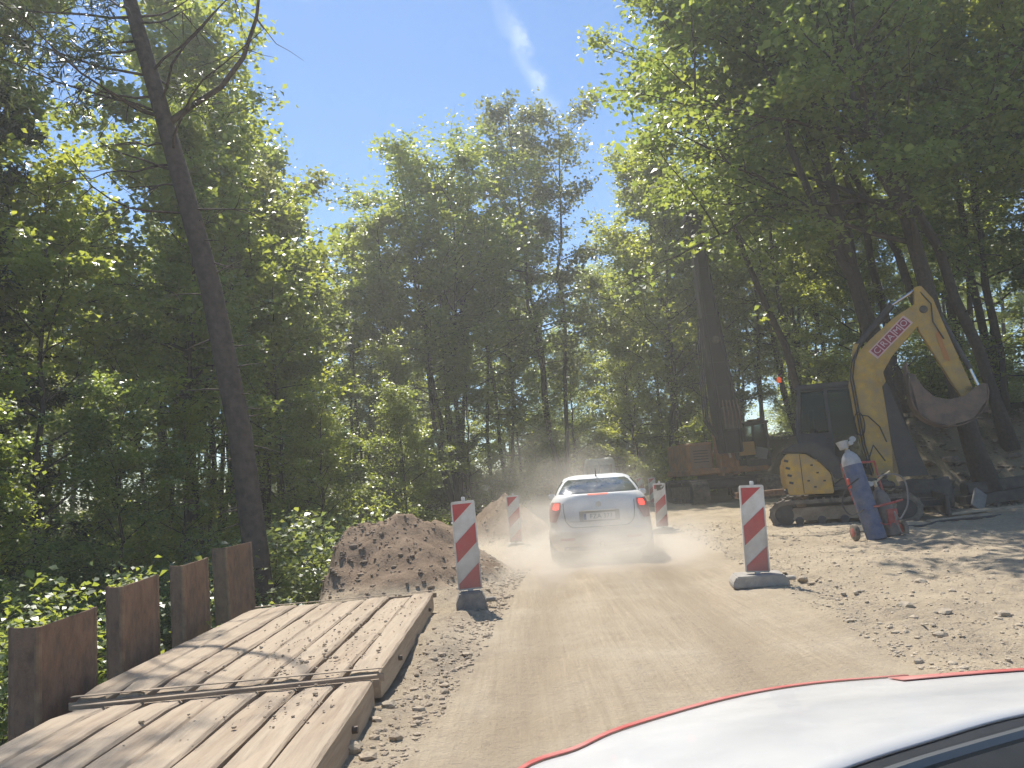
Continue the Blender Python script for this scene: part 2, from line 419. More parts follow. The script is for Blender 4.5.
# ---------------------------------------------------------------- trees
def leaf_mesh(name, C, size, seed, m, up=0.9, aspect=0.72, jit=0.35):
    rs = np.random.RandomState(seed); nn = len(C)
    N = rs.normal(size=(nn, 3)); N[:, 2] = np.abs(N[:, 2]) + up; N /= np.linalg.norm(N, axis=1)[:, None]
    A = rs.normal(size=(nn, 3)); T = np.cross(N, A); T /= np.linalg.norm(T, axis=1)[:, None]
    B = np.cross(N, T)
    L = size * (1 + jit * rs.normal(size=nn)).clip(0.4, 1.9)
    t = T * (L / 2)[:, None]; bb = B * (L * aspect / 2)[:, None]; f = N * (L * 0.16)[:, None]
    V = np.stack([C + t - f, C + bb + f * .6, C - t * 0.85, C - bb + f * .6], 1).reshape(-1, 3)
    me = bpy.data.meshes.new(name)
    me.vertices.add(nn * 4); me.vertices.foreach_set('co', V.astype(np.float32).ravel())
    me.loops.add(nn * 4); me.loops.foreach_set('vertex_index', np.arange(nn * 4, dtype=np.int32))
    me.polygons.add(nn); me.polygons.foreach_set('loop_start', np.arange(0, nn * 4, 4, dtype=np.int32))
    a = me.attributes.new('tint', 'FLOAT', 'POINT')
    cl = vnoise(C[:, 0] * .9, C[:, 1] * .9 + C[:, 2] * .8)          # clumps of younger and older leaves
    tt = np.clip(0.5 + 0.9 * cl + 0.22 * rs.normal(size=nn), 0, 1)
    a.data.foreach_set('value', np.repeat(tt, 4).astype(np.float32))
    me.update(); me.materials.append(m)
    return me
def curve_path(rnd, p, d, L, k, wig, lift):
    pts = [p.copy()]
    for i in range(k):
        d = (d + Vector((rnd.gauss(0, wig), rnd.gauss(0, wig), rnd.gauss(0, wig) + lift))).normalized()
        p = p + d * (L / k); pts.append(p.copy())
    return pts
def gen_tree(seed, H, r0, base, spread, nleaf, leaf, m_leaf, m_bark=None, stems=1, lean=(0, 0), bias=(0, 0), nl=22, flat=0.5, shape=0.5, up=0.9, lowtwigs=0, sub=6, fork=0.22, el0=12):
    """tapered wandering stems, limbs, twigs; leaves in sprays round the twigs. Returns (wood mesh, leaf mesh)."""
    rnd = random.Random(seed); rs = np.random.RandomState(seed + 1)
    mb = MB(); anchors = []
    for st in range(stems):
        hh = H * (1 - 0.12 * rnd.random() * (st > 0))
        az = 2 * math.pi * (st + rnd.random() * .6) / max(1, stems)
        out = fork * hh * (0.5 + 0.5 * rnd.random()) if stems > 1 else 0
        k = 12; pts = []; wx = wy = 0
        for i in range(k + 1):
            t = i / k
            if i: wx += rnd.gauss(0, .012 * hh); wy += rnd.gauss(0, .012 * hh)
            pts.append(Vector((lean[0] * t ** 1.15 + out * math.cos(az) * t ** .8 + wx * .5, lean[1] * t ** 1.15 + out * math.sin(az) * t ** .8 + wy * .5, hh * t)))
        rr = [r0 / (stems ** .4) * (max(0.0, 1 - t_ / k) ** .8 * .93 + .07) * (1.35 if t_ == 0 else 1) for t_ in range(k + 1)]
        mb.tube(pts, rr, 9)
        n_l = max(5, int(nl / stems ** .6))
        for j in range(n_l):
            t = base + (0.97 - base) * ((j + rnd.random() * .8) / n_l)
            ii = min(int(t * k), k - 1); p = pts[ii].lerp(pts[ii + 1], t * k - ii)
            a = j * 2.4 + rnd.gauss(0, .5)
            q = (t - base) / (1 - base)
            env = (math.sin(math.pi * min(1, (q * (1 - shape) + shape * .45) ** .75)) * .75 + .3) * (1 - q * .35)
            L = spread * env * (0.75 + .5 * rnd.random())
            el = R(el0 + (60 - el0) * q + rnd.gauss(0, 9))
            d = Vector((math.cos(a) * math.cos(el) + bias[0] * (1 - q), math.sin(a) * math.cos(el) + bias[1] * (1 - q), math.sin(el))).normalized()
            L *= 1 + 0.6 * max(0, d.x * bias[0] + d.y * bias[1])
            lp = curve_path(rnd, p, d, L, 6, .13, .02)
            lr = max(.012, rr[ii] * .42)
            mb.tube(lp, [lr * (1 - .85 * i / 6) + .004 for i in range(7)], 5, False)
            for s_ in range(sub):
                u = .3 + .7 * (s_ + rnd.random()) / sub
                i2 = min(int(u * 6), 5); q0 = lp[i2].lerp(lp[i2 + 1], u * 6 - i2)
                d2 = (lp[i2 + 1] - lp[i2]).normalized() + Vector((rnd.gauss(0, .8), rnd.gauss(0, .8), rnd.gauss(.05, .4)))
                d2.normalize()
                L2 = L * .38 * (0.6 + .7 * rnd.random()) + .25
                tp = curve_path(rnd, q0, d2, L2, 4, .16, .0)
                mb.tube(tp, [lr * .38 * (1 - .8 * i / 4) + .003 for i in range(5)], 3, False)
                anchors += [(tp[i], .55 + .2 * i) for i in range(1, 5)]
            anchors += [(lp[i], .5) for i in range(3, 7)]
    for j in range(lowtwigs):      # short dead or leafy twigs low on the trunk
        t = rnd.uniform(.08, base); ii = min(int(t * 12), 11); p = pts[ii].lerp(pts[ii + 1], t * 12 - ii)
        a = rnd.uniform(0, 6.28); d = Vector((math.cos(a), math.sin(a), rnd.uniform(-.3, .4))).normalized()
        tp = curve_path(rnd, p, d, rnd.uniform(.5, 1.8), 4, .18, 0)
        mb.tube(tp, [.022, .018, .013, .008, .004], 4, False)
        if j % 2: anchors += [(tp[4], .5), (tp[3], .4)]
    A = np.array([tuple(a[0]) for a in anchors]); W = np.array([a[1] for a in anchors]); W *= rs.lognormal(0, .95, len(W)); W /= W.sum()
    ch = rs.choice(len(A), nleaf, p=W)
    sp = spread * .05 + .11
    C = A[ch] + rs.normal(size=(nleaf, 3)) * np.array([sp, sp, sp * flat]) - np.array([0, 0, sp * .25])
    lm = leaf_mesh('crown', C, leaf, seed, m_leaf, up)
    wm = bpy.data.meshes.new('trunk'); wm.from_pydata([tuple(v) for v in mb.v], [], mb.f)
    wm.polygons.foreach_set('use_smooth', [True] * len(wm.polygons)); wm.materials.append(m_bark or BARK)
    return wm, lm
def gen_conifer(seed, H, r0, base, spread, nneed, lean=(0, 0), dead=0.25):
    """spruce or pine: whorls of drooping branches carrying needle sprays"""
    rnd = random.Random(seed); rs = np.random.RandomState(seed)
    mb = MB(); k = 14
    pts = [Vector((lean[0] * (i / k) ** 1.1 + rnd.gauss(0, .03), lean[1] * (i / k) ** 1.1, H * i / k)) for i in range(k + 1)]
    rr = [r0 * ((1 - i / k) ** .9 * .95 + .05) for i in range(k + 1)]
    mb.tube(pts, rr, 10); anchors = []
    nb = int(H * 5.5)
    for j in range(nb):
        t = dead * .4 + (1 - dead * .4) * j / nb
        ii = min(int(t * k), k - 1); p = pts[ii].lerp(pts[ii + 1], t * k - ii)
        a = j * 2.4 + rnd.gauss(0, .4); alive = t > base
        L = spread * (1 - .85 * max(0, (t - base) / (1 - base))) * rnd.uniform(.6, 1.1) if alive else rnd.uniform(.4, 1.7)
        d = Vector((math.cos(a), math.sin(a), rnd.uniform(-.15, .25))).normalized()
        lp = curve_path(rnd, p, d, L, 6, .09, -.05 if alive else .02)
        mb.tube(lp, [max(.006, .03 * (1 - .85 * i / 6)) for i in range(7)], 4, False)
        if alive:
            for i in range(1, 7):
                anchors += [(lp[i], Vector((d.y, -d.x, 0)) * (L * .3 * (1.1 - i / 7)))]
    A = np.array([tuple(a[0]) for a in anchors]); S = np.array([tuple(a[1]) for a in anchors])
    ch = rs.randint(0, len(A), nneed)
    C = A[ch] + S[ch] * rs.uniform(-1, 1, nneed)[:, None] + rs.normal(size=(nneed, 3)) * np.array([.12, .12, .10]) - np.array([0, 0, .1])
    lm = leaf_mesh('crown', C, .30, seed, NEEDLE, .5, .16)
    wm = bpy.data.meshes.new('trunk'); wm.from_pydata([tuple(v) for v in mb.v], [], mb.f)
    wm.polygons.foreach_set('use_smooth', [True] * len(wm.polygons)); wm.materials.append(BARK_PINE)
    return wm, lm
def zone(x, y):
    px_ = x / y
    if px_ < -.3: return 'at the far left of the picture'
    if px_ < -.02: return 'left of the white car'
    if px_ < .2: return 'beyond the white car'
    return 'on the right behind the machines'
def place_tree(proto, name, label, x, y, rz=0.0, sc=1.0, group=None, cat='tree', z=None, sz=None, sink=0.15):
    t = thing(name, label, cat, (x, y, (gz(x, y) if z is None else z) - sink), rz, group)
    t.scale = (sc, sc, sz or sc)
    if proto[0]: link('trunk', proto[0], t)
    link('crown', proto[1], t)
    return t

P_A = gen_tree(11, 22, .24, .40, 4.4, 23000, .21, LEAF_MAPLE, nl=26)
P_B = gen_tree(12, 20, .20, .42, 3.7, 20000, .20, LEAF_MAPLE, nl=24, stems=2, fork=.1)
P_C = gen_tree(13, 22, .24, .30, 4.6, 40000, .20, LEAF_MAPLE, nl=44, stems=4, fork=.15, flat=.7, sub=6)       # multi-stem centre tree
P_D = gen_tree(14, 23, .22, .34, 3.3, 25000, .19, LEAF_ASPEN, nl=34, stems=3, fork=.11, flat=.8, up=.4)   # airy aspen
P_E = gen_tree(15, 16, .13, .36, 2.7, 15000, .17, LEAF_MAPLE, nl=26, lowtwigs=8)              # young slender tree
P_F = gen_tree(16, 13, .11, .25, 2.8, 17000, .15, LEAF_MAPLE, nl=28, lowtwigs=6, flat=.4)
P_S = gen_conifer(17, 24, .24, .16, 3.0, 60000)
P_P = gen_conifer(18, 24, .24, .55, 2.6, 26000, dead=.6)

# --- near, singled out trees
# tall pine leaning over the sheet piles
rnd = random.Random(5); mb = MB()
pp = [(-4.05, 12.4, -2.4), (-4.13, 12.35, -1.0), (-4.22, 12.3, .6), (-4.40, 12.25, 2.6), (-4.76, 12.2, 4.9), (-5.12, 12.1, 6.6), (-5.42, 12.05, 7.9), (-5.75, 12., 9.3), (-6.05, 12, 10.6), (-6.3, 12, 11.5), (-6.5, 12., 12.3), (-6.6, 12, 12.9)]
pr_ = [.27, .215, .195, .185, .17, .15, .135, .12, .10, .08, .05, .02]
O = Vector((-4.05, 12.4, -2.4))
mb.tube([Vector(p) - O for p in pp], pr_, 14)
anch = []
def at_h(z):
    for a, b_ in zip(pp, pp[1:]):
        if a[2] <= z <= b_[2]:
            u = (z - a[2]) / (b_[2] - a[2]); return Vector(a).lerp(Vector(b_), u) - O
for j in range(26):                       # dead snags low on the trunk
    z = rnd.uniform(.3, 6.4); a = rnd.uniform(-.6, .9) if rnd.random() < .7 else rnd.uniform(2, 4)
    lp = curve_path(rnd, at_h(z), Vector((math.cos(a), math.sin(a) * .6, rnd.uniform(-.35, .15))).normalized(), rnd.uniform(.25, .8), 4, .12, -.02)
    mb.tube(lp, [.02, .015, .011, .007, .003], 4, False)
for j in range(22):                       # bent dead and half bare branches higher up
    z = rnd.uniform(6.0, 11.0); side = rnd.choice((-1, -1, 1)); a = (0 if side > 0 else math.pi) + rnd.gauss(0, .7)
    L = rnd.uniform(1.0, 3.2)
    lp = curve_path(rnd, at_h(z), Vector((math.cos(a), math.sin(a), rnd.uniform(-.1, .35))).normalized(), L, 7, .16, .01)
    mb.tube(lp, [.022 * (1 - .13 * i) + .003 for i in range(8)], 5, False)
    for s_ in range(4):
        q = lp[rnd.randint(3, 7)]
        tp = curve_path(rnd, q, Vector((rnd.gauss(0, 1), rnd.gauss(0, 1), rnd.gauss(-.3, .5))).normalized(), rnd.uniform(.3, .8), 3, .2, -.05)
        mb.tube(tp, [.012, .008, .005, .003], 3, False)
        if z > 8.2 and side < 0: anch += [tp[2], tp[3]]
lp = [Vector(p) - O for p in ((-5.32, 12.05, 7.75), (-4.9, 12, 8.0), (-4.4, 11.95, 8.25), (-4.0, 11.9, 8.7), (-3.75, 11.9, 9.4), (-3.62, 11.9, 10.3))]   # long upswept branch on the right
mb.tube(lp, [.06, .05, .045, .038, .028, .015], 6, False)
for q in lp[3:]:
    for s_ in range(1):
        tp = curve_path(rnd, q, Vector((rnd.gauss(.3, .6), rnd.gauss(0, .6), rnd.gauss(-.4, .6))).normalized(), rnd.uniform(.4, 1.1), 4, .2, -.12)
        mb.tube(tp, [.012, .009, .007, .005, .003], 3, False)
for j in range(16):
    z = rnd.uniform(10.4, 12.8); a = rnd.uniform(0, 6.28)
    lp = curve_path(rnd, at_h(z), Vector((math.cos(a), math.sin(a), .2)).normalized(), rnd.uniform(.6, 2.2), 5, .15, .03)
    mb.tube(lp, [.03, .025, .02, .014, .009, .004], 4, False); anch += lp[2:]
rs = np.random.RandomState(3); A = np.array([tuple(a) for a in anch]); C = A[rs.randint(0, len(A), 5000)] + rs.normal(size=(5000, 3)) * .16
pine = thing('pine_tree', 'tall bare pine trunk leaning left behind the rusty sheet piles', 'tree', O)
mb.build('trunk', BARK_PINE, pine, smooth=True, recalc=False)
link('crown', leaf_mesh('crown', C, .2, 9, NEEDLE, .3, .12), pine)

# right side maples leaning over the works
def own_tree(name, label, loc, **k):
    pr = gen_tree(**k); t = thing(name, label, 'tree', loc)
    link('trunk', pr[0], t); link('crown', pr[1], t); return t
own_tree('maple_tree', 'big leaning maple rising behind the excavator bucket, its crown spreading left', (11.2, 18.6, gz(11.2, 18.6) - .15), seed=31, H=18, r0=.25, base=.34, spread=5.0, nleaf=46000, leaf=.15, el0=37, m_leaf=LEAF_MAPLE, lean=(-2.6, -.4), bias=(-.75, -.15), nl=30, flat=.38, sub=8)
own_tree('maple_tree', 'leaning maple with dark trunk rising right of the excavator boom', (11.6, 22.5, gz(11.6, 22.5) - .15), seed=32, H=19, r0=.22, base=.48, spread=3.9, nleaf=36000, leaf=.16, el0=25, m_leaf=LEAF_MAPLE, lean=(-4.4, 0), bias=(-.45, -.1), nl=28, flat=.4, sub=7)
own_tree('maple_tree', 'twin stemmed maple in the shade behind the excavator arm', (13.0, 26.0, gz(13.0, 26.0) - .15), seed=33, H=18, r0=.27, base=.42, spread=4.2, nleaf=32000, leaf=.18, el0=20, m_leaf=LEAF_MAPLE, lean=(-2.2, 0), bias=(-.3, -.2), nl=30, stems=3, fork=.1, flat=.45)
place_tree(P_A, 'maple_tree', 'broad maple at the right edge above the dark beams', 15.2, 19.5, 1.1, .82)
place_tree(P_B, 'maple_tree', 'double trunked maple right of the excavator, deep in shade', 15.8, 25.0, 2.2, .95)

P_L = gen_tree(43, 15, .15, .60, 2.6, 5200, .17, LEAF_MAPLE, nl=14, lowtwigs=6, lean=(-3.4, .2))
for x, y, s_, lb in ((10.4, 20.6, 1.05, 'slender trunk leaning left just behind the excavator arm'), (12.8, 20.2, 1.1, 'slender leaning trunk between the big maple and the right edge'), (9.7, 24.4, 1.0, 'slender leaning trunk seen left of the excavator boom'), (14.0, 24.2, 1.15, 'slender leaning trunk far back above the dark timbers')):
    place_tree(P_L, 'slender_tree', lb, x, y, (x * 7 % 1 - .5) * .7, s_)
# left side
L = 'left'
for i, (pro, nm, lb, x, y, rz, s) in enumerate([
    (P_S, 'spruce_tree', 'dense dark spruce filling the upper left corner', -11.6, 15.5, .4, .95),
    (P_S, 'spruce_tree', 'dark spruce just behind the upper left corner spruce', -14.6, 19.0, 2.1, 1.05),
    (P_F, 'young_maple', 'bright leafy young maple left of the leaning pine', -9.4, 15.4, 1.0, .86),
    (P_F, 'young_maple', 'young maple low at the left edge behind the bushes', -9.6, 12.4, 2.6, .62),
    (P_E, 'young_maple', 'slender sunlit maple directly behind the leaning pine', -8.4, 19.0, .6, .85),
    (P_E, 'young_maple', 'slender maple with several thin stems right of the leaning pine', -6.6, 22.5, 3.6, .62),
    (P_A, 'maple_tree', 'tall leafy maple rising above the leaning pine trunk', -10.4, 24.5, .2, .92),
    (P_D, 'aspen_tree', 'thin tall aspen whose top stands free right of the pine', -9.4, 27.0, 1.9, .72),
    (P_E, 'young_maple', 'bright green maple at the left edge of the sky gap', -8.6, 29.5, 4.4, 1.0),
    (P_E, 'young_maple', 'slim light green maple leaning into the sky gap above the heaps', -7.0, 26.5, 5.2, .58),
    (P_A, 'maple_tree', 'tall maple in the shade between corner spruce and leaning pine', -12.2, 17.6, 5.0, .84),
    (P_B, 'maple_tree', 'forked maple in the second row left of the sky gap', -11.2, 31.0, 3.0, .98),
    ]):
    place_tree(pro, nm, lb, x, y, rz, s)
# centre
for i, (pro, nm, lb, x, y, rz, s) in enumerate([
    (P_C, 'maple_tree', 'tall many stemmed tree left of centre standing against the sky', -3.2, 38.0, .3, .88),
    (P_D, 'aspen_tree', 'tallest airy tree at the centre with pale leaves and thin stems', 2.3, 43.0, 1.2, 1.04),
    (P_B, 'maple_tree', 'dense tree between the two tall centre trees', -.6, 44.5, 2.0, .82),
    (P_E, 'young_maple', 'lower tree left of the many stemmed centre tree', -6.3, 37.5, 1.6, .74),
    (P_A, 'maple_tree', 'round green tree right of the tall airy centre tree', 8.6, 41.5, 4.1, .84),
    (P_E, 'young_maple', 'bright yellow green tree left of the drill mast', 7.0, 35.5, .8, .98),
    (P_F, 'young_maple', 'low sunlit tree behind the drill mast', 9.8, 36.5, 2.0, 1.0),
    (P_B, 'maple_tree', 'forked tree between drill mast and excavator cab', 12.3, 33.5, 5.5, .86),
    (P_F, 'young_maple', 'low leafy tree behind the excavator cab', 13.0, 28.5, 3.3, .74),
    ]):
    place_tree(pro, nm, lb, x, y, rz, s * (1.15 if pro is P_C else 1), sz=s)
for x, y, rz, s_, lb in ((-7.4, 17.2, .5, .45, 'sunlit sapling behind the leaning pine foot'), (-6.8, 13.2, 2.5, .45, 'leafy sapling left of the leaning pine foot'), (-4.9, 19.4, 1.4, .46, 'light green sapling behind the spoil heaps'), (-7.6, 10.6, 4.0, .42, 'sapling among the bushes at the left edge'), (-3.6, 24.0, 3.1, .5, 'sapling behind the farther spoil heap'), (-5.0, 30.0, 5.5, .62, 'bushy sapling in the middle distance left of the car'), (-2.0, 33.5, .9, .55, 'sapling beyond the farther heap, left of the road')):
    place_tree(P_F, 'sapling', lb, x, y, rz, s_)
for x, y, rz, s_, lb in ((14.3, 22.5, 2.2, .85, 'leafy young maple behind the dark timbers at the right edge'), (17.5, 24.5, .4, .95, 'young maple at the far right edge behind the broad maple'), (12.6, 31.0, 1.0, .6, 'low young maple in the gap between rig cab and excavator cab')):
    place_tree(P_F, 'young_maple', lb, x, y, rz, s_)
for x, y, rz, s_ in ((-7, 46, 1, .8), (-3.5, 47.5, 2, .75), (0, 47, 3, .8), (6.8, 46.5, 4, .8), (9.8, 45, 5, .85), (13, 44, 6, .8), (16.5, 42, 1.5, .8), (-11, 45, 2.5, .8), (4, 52, .3, .8), (8, 51, 1.9, .8), (12, 50, 3.9, .8), (-1, 53, 5, .8)):
    place_tree(P_F, 'understorey_tree', 'low leafy tree filling the gap between far trunks ' + zone(x, y), x, y, rz, s_, 'low far trees ' + zone(x, y))
# the wood behind: shared look, shared label
rnd = random.Random(21); k = 0
protos = [P_A, P_B, P_C, P_E, P_P, P_E, P_A]
spots = []; place_bush_later = []
for row, (yy, stp) in enumerate(((48, 6.0), (57, 6.4), (68, 7.5))):
    x = -34 - row * 4
    while x < 36 + row * 5:
        spots.append((x + rnd.uniform(-1.3, 1.3), yy + rnd.uniform(-2, 2))); x += stp
for x, y in ((-17.5, 27), (-21, 22), (-15, 39), (-22, 36), (18, 30), (20, 24), (17, 36), (21, 36), (14.5, 40), (20, 18), (25, 29), (24, 42), (-25, 24), (-14, 12.5), (-18, 11)): spots.append((x, y))
for x, y in spots:
    if y < 50 and abs(x - float(road_c(y))) < 2.6: continue
    pr = protos[rnd.randrange(len(protos))]
    place_tree(pr, 'forest_tree', 'tree in the shaded second row of the wood ' + zone(x, y), x, y, rnd.uniform(0, 6.28), rnd.uniform(.62, .85) if y > 45 else rnd.uniform(.7, .92), 'second row trees ' + zone(x, y))
for j in range(28):
    x = rnd.uniform(-14, 26); y = rnd.uniform(49, 60)
    place_bush_later.append((x, y, rnd.uniform(0, 6.28), rnd.uniform(1.2, 1.9)))
# slender bare stems between them
P_T = gen_tree(41, 15, .11, .72, 1.8, 3200, .2, LEAF_MAPLE, nl=10, lowtwigs=10)
rnd = random.Random(303)
for j in range(80):
    y = rnd.uniform(22, 46); x = rnd.uniform(-.52, -.06) * y if j % 3 else rnd.uniform(-.1, .55) * y
    if abs(x - float(road_c(y))) < 4.2 or (y < 34 and x > -.27 * y and x < 6) or (x > 3 and y < 30) or (x > 4 and x < 12 and y < 35): continue
    place_tree(P_T, 'thin_tree', 'thin pole like tree trunk in the wood ' + zone(x, y), x, y, rnd.uniform(0, 6.28), rnd.uniform(.7, 1.05), 'thin stems ' + zone(x, y))

# ---------------------------------------------------------------- bushes and ground plants
def gen_bush(seed, H, Rr, nleaf, leaf, m=LEAF_BUSH):
    rnd = random.Random(seed); rs = np.random.RandomState(seed); mb = MB(); an = []
    for j in range(16):
        a = rnd.uniform(0, 6.28); el = rnd.uniform(.5, 1.4)
        lp = curve_path(rnd, Vector((rnd.gauss(0, .12), rnd.gauss(0, .12), 0)), Vector((math.cos(a) * math.cos(el), math.sin(a) * math.cos(el), math.sin(el))), H * rnd.uniform(.6, 1.05), 7, .14, .03)
        mb.tube(lp, [.022 * (1 - .11 * i) for i in range(8)], 4, False)
        for i in range(2, 8):
            an.append(lp[i])
            for s_ in range(2):
                tp = curve_path(rnd, lp[i], Vector((rnd.gauss(0, 1), rnd.gauss(0, 1), rnd.gauss(.1, .3))).normalized(), Rr * rnd.uniform(.2, .5), 3, .15, -.02)
                mb.tube(tp, [.008, .006, .004, .002], 3, False); an += tp[1:]
    A = np.array([tuple(a) for a in an]); C = A[rs.randint(0, len(A), nleaf)] + rs.normal(size=(nleaf, 3)) * np.array([.11, .11, .06]) * Rr
    C[:, 2] = np.abs(C[:, 2])
    wm = bpy.data.meshes.new('stems'); wm.from_pydata([tuple(v) for v in mb.v], [], mb.f); wm.materials.append(BARK)
    return wm, leaf_mesh('foliage', C, leaf, seed, m, 1.1)
B1 = gen_bush(51, 2.6, 1.5, 12000, .08); B2 = gen_bush(52, 2.0, 1.4, 11000, .07); B3 = gen_bush(53, 3.4, 1.7, 13000, .095, LEAF_MAPLE)
def place_bush(pr, label, x, y, rz, s, group=None):
    t = thing('bush', label, 'bush', (x, y, gz(x, y) - .05), rz, group); t.scale = (s, s, s)
    link('stems', pr[0], t); link('foliage', pr[1], t)
place_bush(B1, 'leafy bush just behind the nearest sheet pile', -5.2, 7.0, .3, .85)
place_bush(B2, 'pale leaved bush at the left edge of the picture', -6.6, 8.0, 1.3, 1.3)
place_bush(B3, 'tall bush behind the second sheet pile', -5.6, 9.4, 2.3, .8)
place_bush(B1, 'bush filling the gap left of the leaning pine foot', -5.7, 11.2, 3.9, 1.0)
place_bush(B2, 'sunlit bush right of the leaning pine foot beside the spoil heap', -4.0, 13.8, 4.4, 1.5)
place_bush(B1, 'broad light green bush behind the nearer spoil heap', -4.1, 16.0, 5.1, 1.2)
place_bush(B3, 'tall bush in the shade behind the leaning pine', -6.4, 14.0, .9, .95)
place_bush(B1, 'small leafy bush between leaning pine foot and spoil heap', -4.5, 11.9, 2.7, .8)
place_bush(B1, 'pale green bush left of the broad bush behind the heap', -5.2, 14.6, 1.1, 1.0)
place_bush(B2, 'low bush between the two spoil heaps', -3.2, 17.4, 1.9, .85)
for x, y, a, sc_ in place_bush_later: place_bush(B3, 'big bush in the far background ' + zone(x, y), x, y, a, sc_, 'far bushes ' + zone(x, y))
rnd = random.Random(77)
for j in range(64):
    y = rnd.uniform(12, 46); x = -5.2 - rnd.uniform(0, .42) * y if j % 2 else rnd.uniform(-.15, .75) * y
    if j % 2 == 0 and (y < 33 or abs(x - float(road_c(y))) < 3.5): 
        x = 12.5 + rnd.uniform(0, 8); y = rnd.uniform(21, 34)
    place_bush(rnd.choice((B1, B2, B3, B3)), 'dark undergrowth bush in the shade ' + zone(x, y), x, y, rnd.uniform(0, 6.28), rnd.uniform(.6, 1.2), 'undergrowth bushes ' + zone(x, y))
rs = np.random.RandomState(8); NN = 42000
xx = np.concatenate([rs.uniform(-16, -3.5, NN // 2), rs.uniform(-30, 30, NN // 2)]); yy = np.concatenate([rs.uniform(4, 30, NN // 2), rs.uniform(34, 60, NN // 2)])
_, _, lf, fw, rt = masks(xx, yy); keep = (lf + fw > .75); xx, yy = xx[keep], yy[keep]
C = np.stack([xx, yy, height(xx, yy) + rs.uniform(.02, .4, len(xx)) ** 1.0], -1)
o = link('ground_plants', leaf_mesh('ground_plants', C, .16, 4, LEAF_BUSH, 1.5)); tag(o, 'low green plants covering the forest floor', 'undergrowth', kind='stuff')

# ---------------------------------------------------------------- timber mats
WOOD = mat('mat_wood', (0.36, 0.27, 0.185), 0.9, scale=9.0, col2=(0.20, 0.14, 0.095), bump=0.6, bscale=45, dust=(0.53, 0.435, 0.32), dust_amt=1.0, coords='Object', stretch=(1, .07, 1))
STEEL_DARK = mat('dark_steel', (0.075, 0.068, 0.062), 0.55, 0.5, scale=7, col2=(0.16, 0.12, 0.09), bump=0.2)
def plank_mesh(seed, w, h, L):
    r = random.Random(seed); k = 14; rows = []
    for i in range(k + 1):
        t = i / k; y = (t - .5) * L
        e = .018 if i in (0, k) else 0
        dw, dh, wob = r.gauss(0, .0022), r.gauss(0, .003), r.gauss(0, .001)
        a, c = w / 2 + dw - e, h + dh - e
        ch = .012 + abs(r.gauss(0, .004))
        rows.append([(-a + wob, y, 0), (-a + wob, y, c - ch), (-a + ch + wob, y, c), (-a * .3, y, c + r.gauss(0, .004)), (a * .35, y, c + r.gauss(0, .004)), (a - ch + wob, y, c), (a + wob, y, c - ch), (a + wob, y, 0)])
    mb = MB(); n_ = 8
    vs = [p for row in rows for p in row]
    fs = [(i * n_ + j, i * n_ + (j + 1) % n_, (i + 1) * n_ + (j + 1) % n_, (i + 1) * n_ + j) for i in range(k) for j in range(n_)]
    fs += [tuple(range(n_ - 1, -1, -1)), tuple(range(k * n_, k * n_ + n_))]
    me = bpy.data.meshes.new('plank'); me.from_pydata(vs, [], fs); me.materials.append(WOOD)
    bm = bmesh.new(); bm.from_mesh(me); bmesh.ops.recalc_face_normals(bm, faces=bm.faces); bm.to_mesh(me); bm.free()
    return me
def timber_mat(label, loc, rz, W, L, h, seed, tilt=0.0, roll=0.0):
    t = thing('timber_mat', label, 'timber mat', loc, rz); t.rotation_euler = (tilt, roll, rz)
    n_ = 8; w = W / n_; r = random.Random(seed)
    var = [plank_mesh(seed * 10 + i, w - .022, h, L) for i in range(4)]
    for i in range(n_):
        o = link('plank', var[(i * 3 + seed) % 4], t)
        o.location = ((i + .5) * w - W / 2, r.gauss(0, .012), r.gauss(0, .007)); o.rotation_euler = (r.gauss(0, .0015), r.gauss(0, .006), r.gauss(0, .002) + (math.pi if i % 2 else 0))
    for s in (-1, 1):
        mb = MB().box((0, s * (L / 2 + .020), h - .05), (W + .01, .016, .05)).box((0, s * (L / 2 - .005), h + .007), (W, .035, .006))
        mb.build('end_strip', mat('strip_wood', (0.33, 0.245, 0.17), .9, scale=6, col2=(.2, .15, .11), dust=(.46, .38, .28), dust_amt=.8), t)
    for y in (-L * .3, L * .3):
        MB().tube([(-W / 2 - .02, y, h * .5), (W / 2 + .02, y, h * .5)], .02, 6).build('tie_rod', STEEL_DARK, t)
    return t
timber_mat('farther timber mat of sandy planks reaching to the striped barrier and the heap', (-2.10, 7.29, .025), R(.9), 2.10, 3.80, .19, 3, roll=R(-.6))
timber_mat('nearer timber mat of worn planks at the lower left corner', (-1.98, 3.20, .018), R(1.0), 1.98, 4.0, .19, 7, roll=R(-1.0))

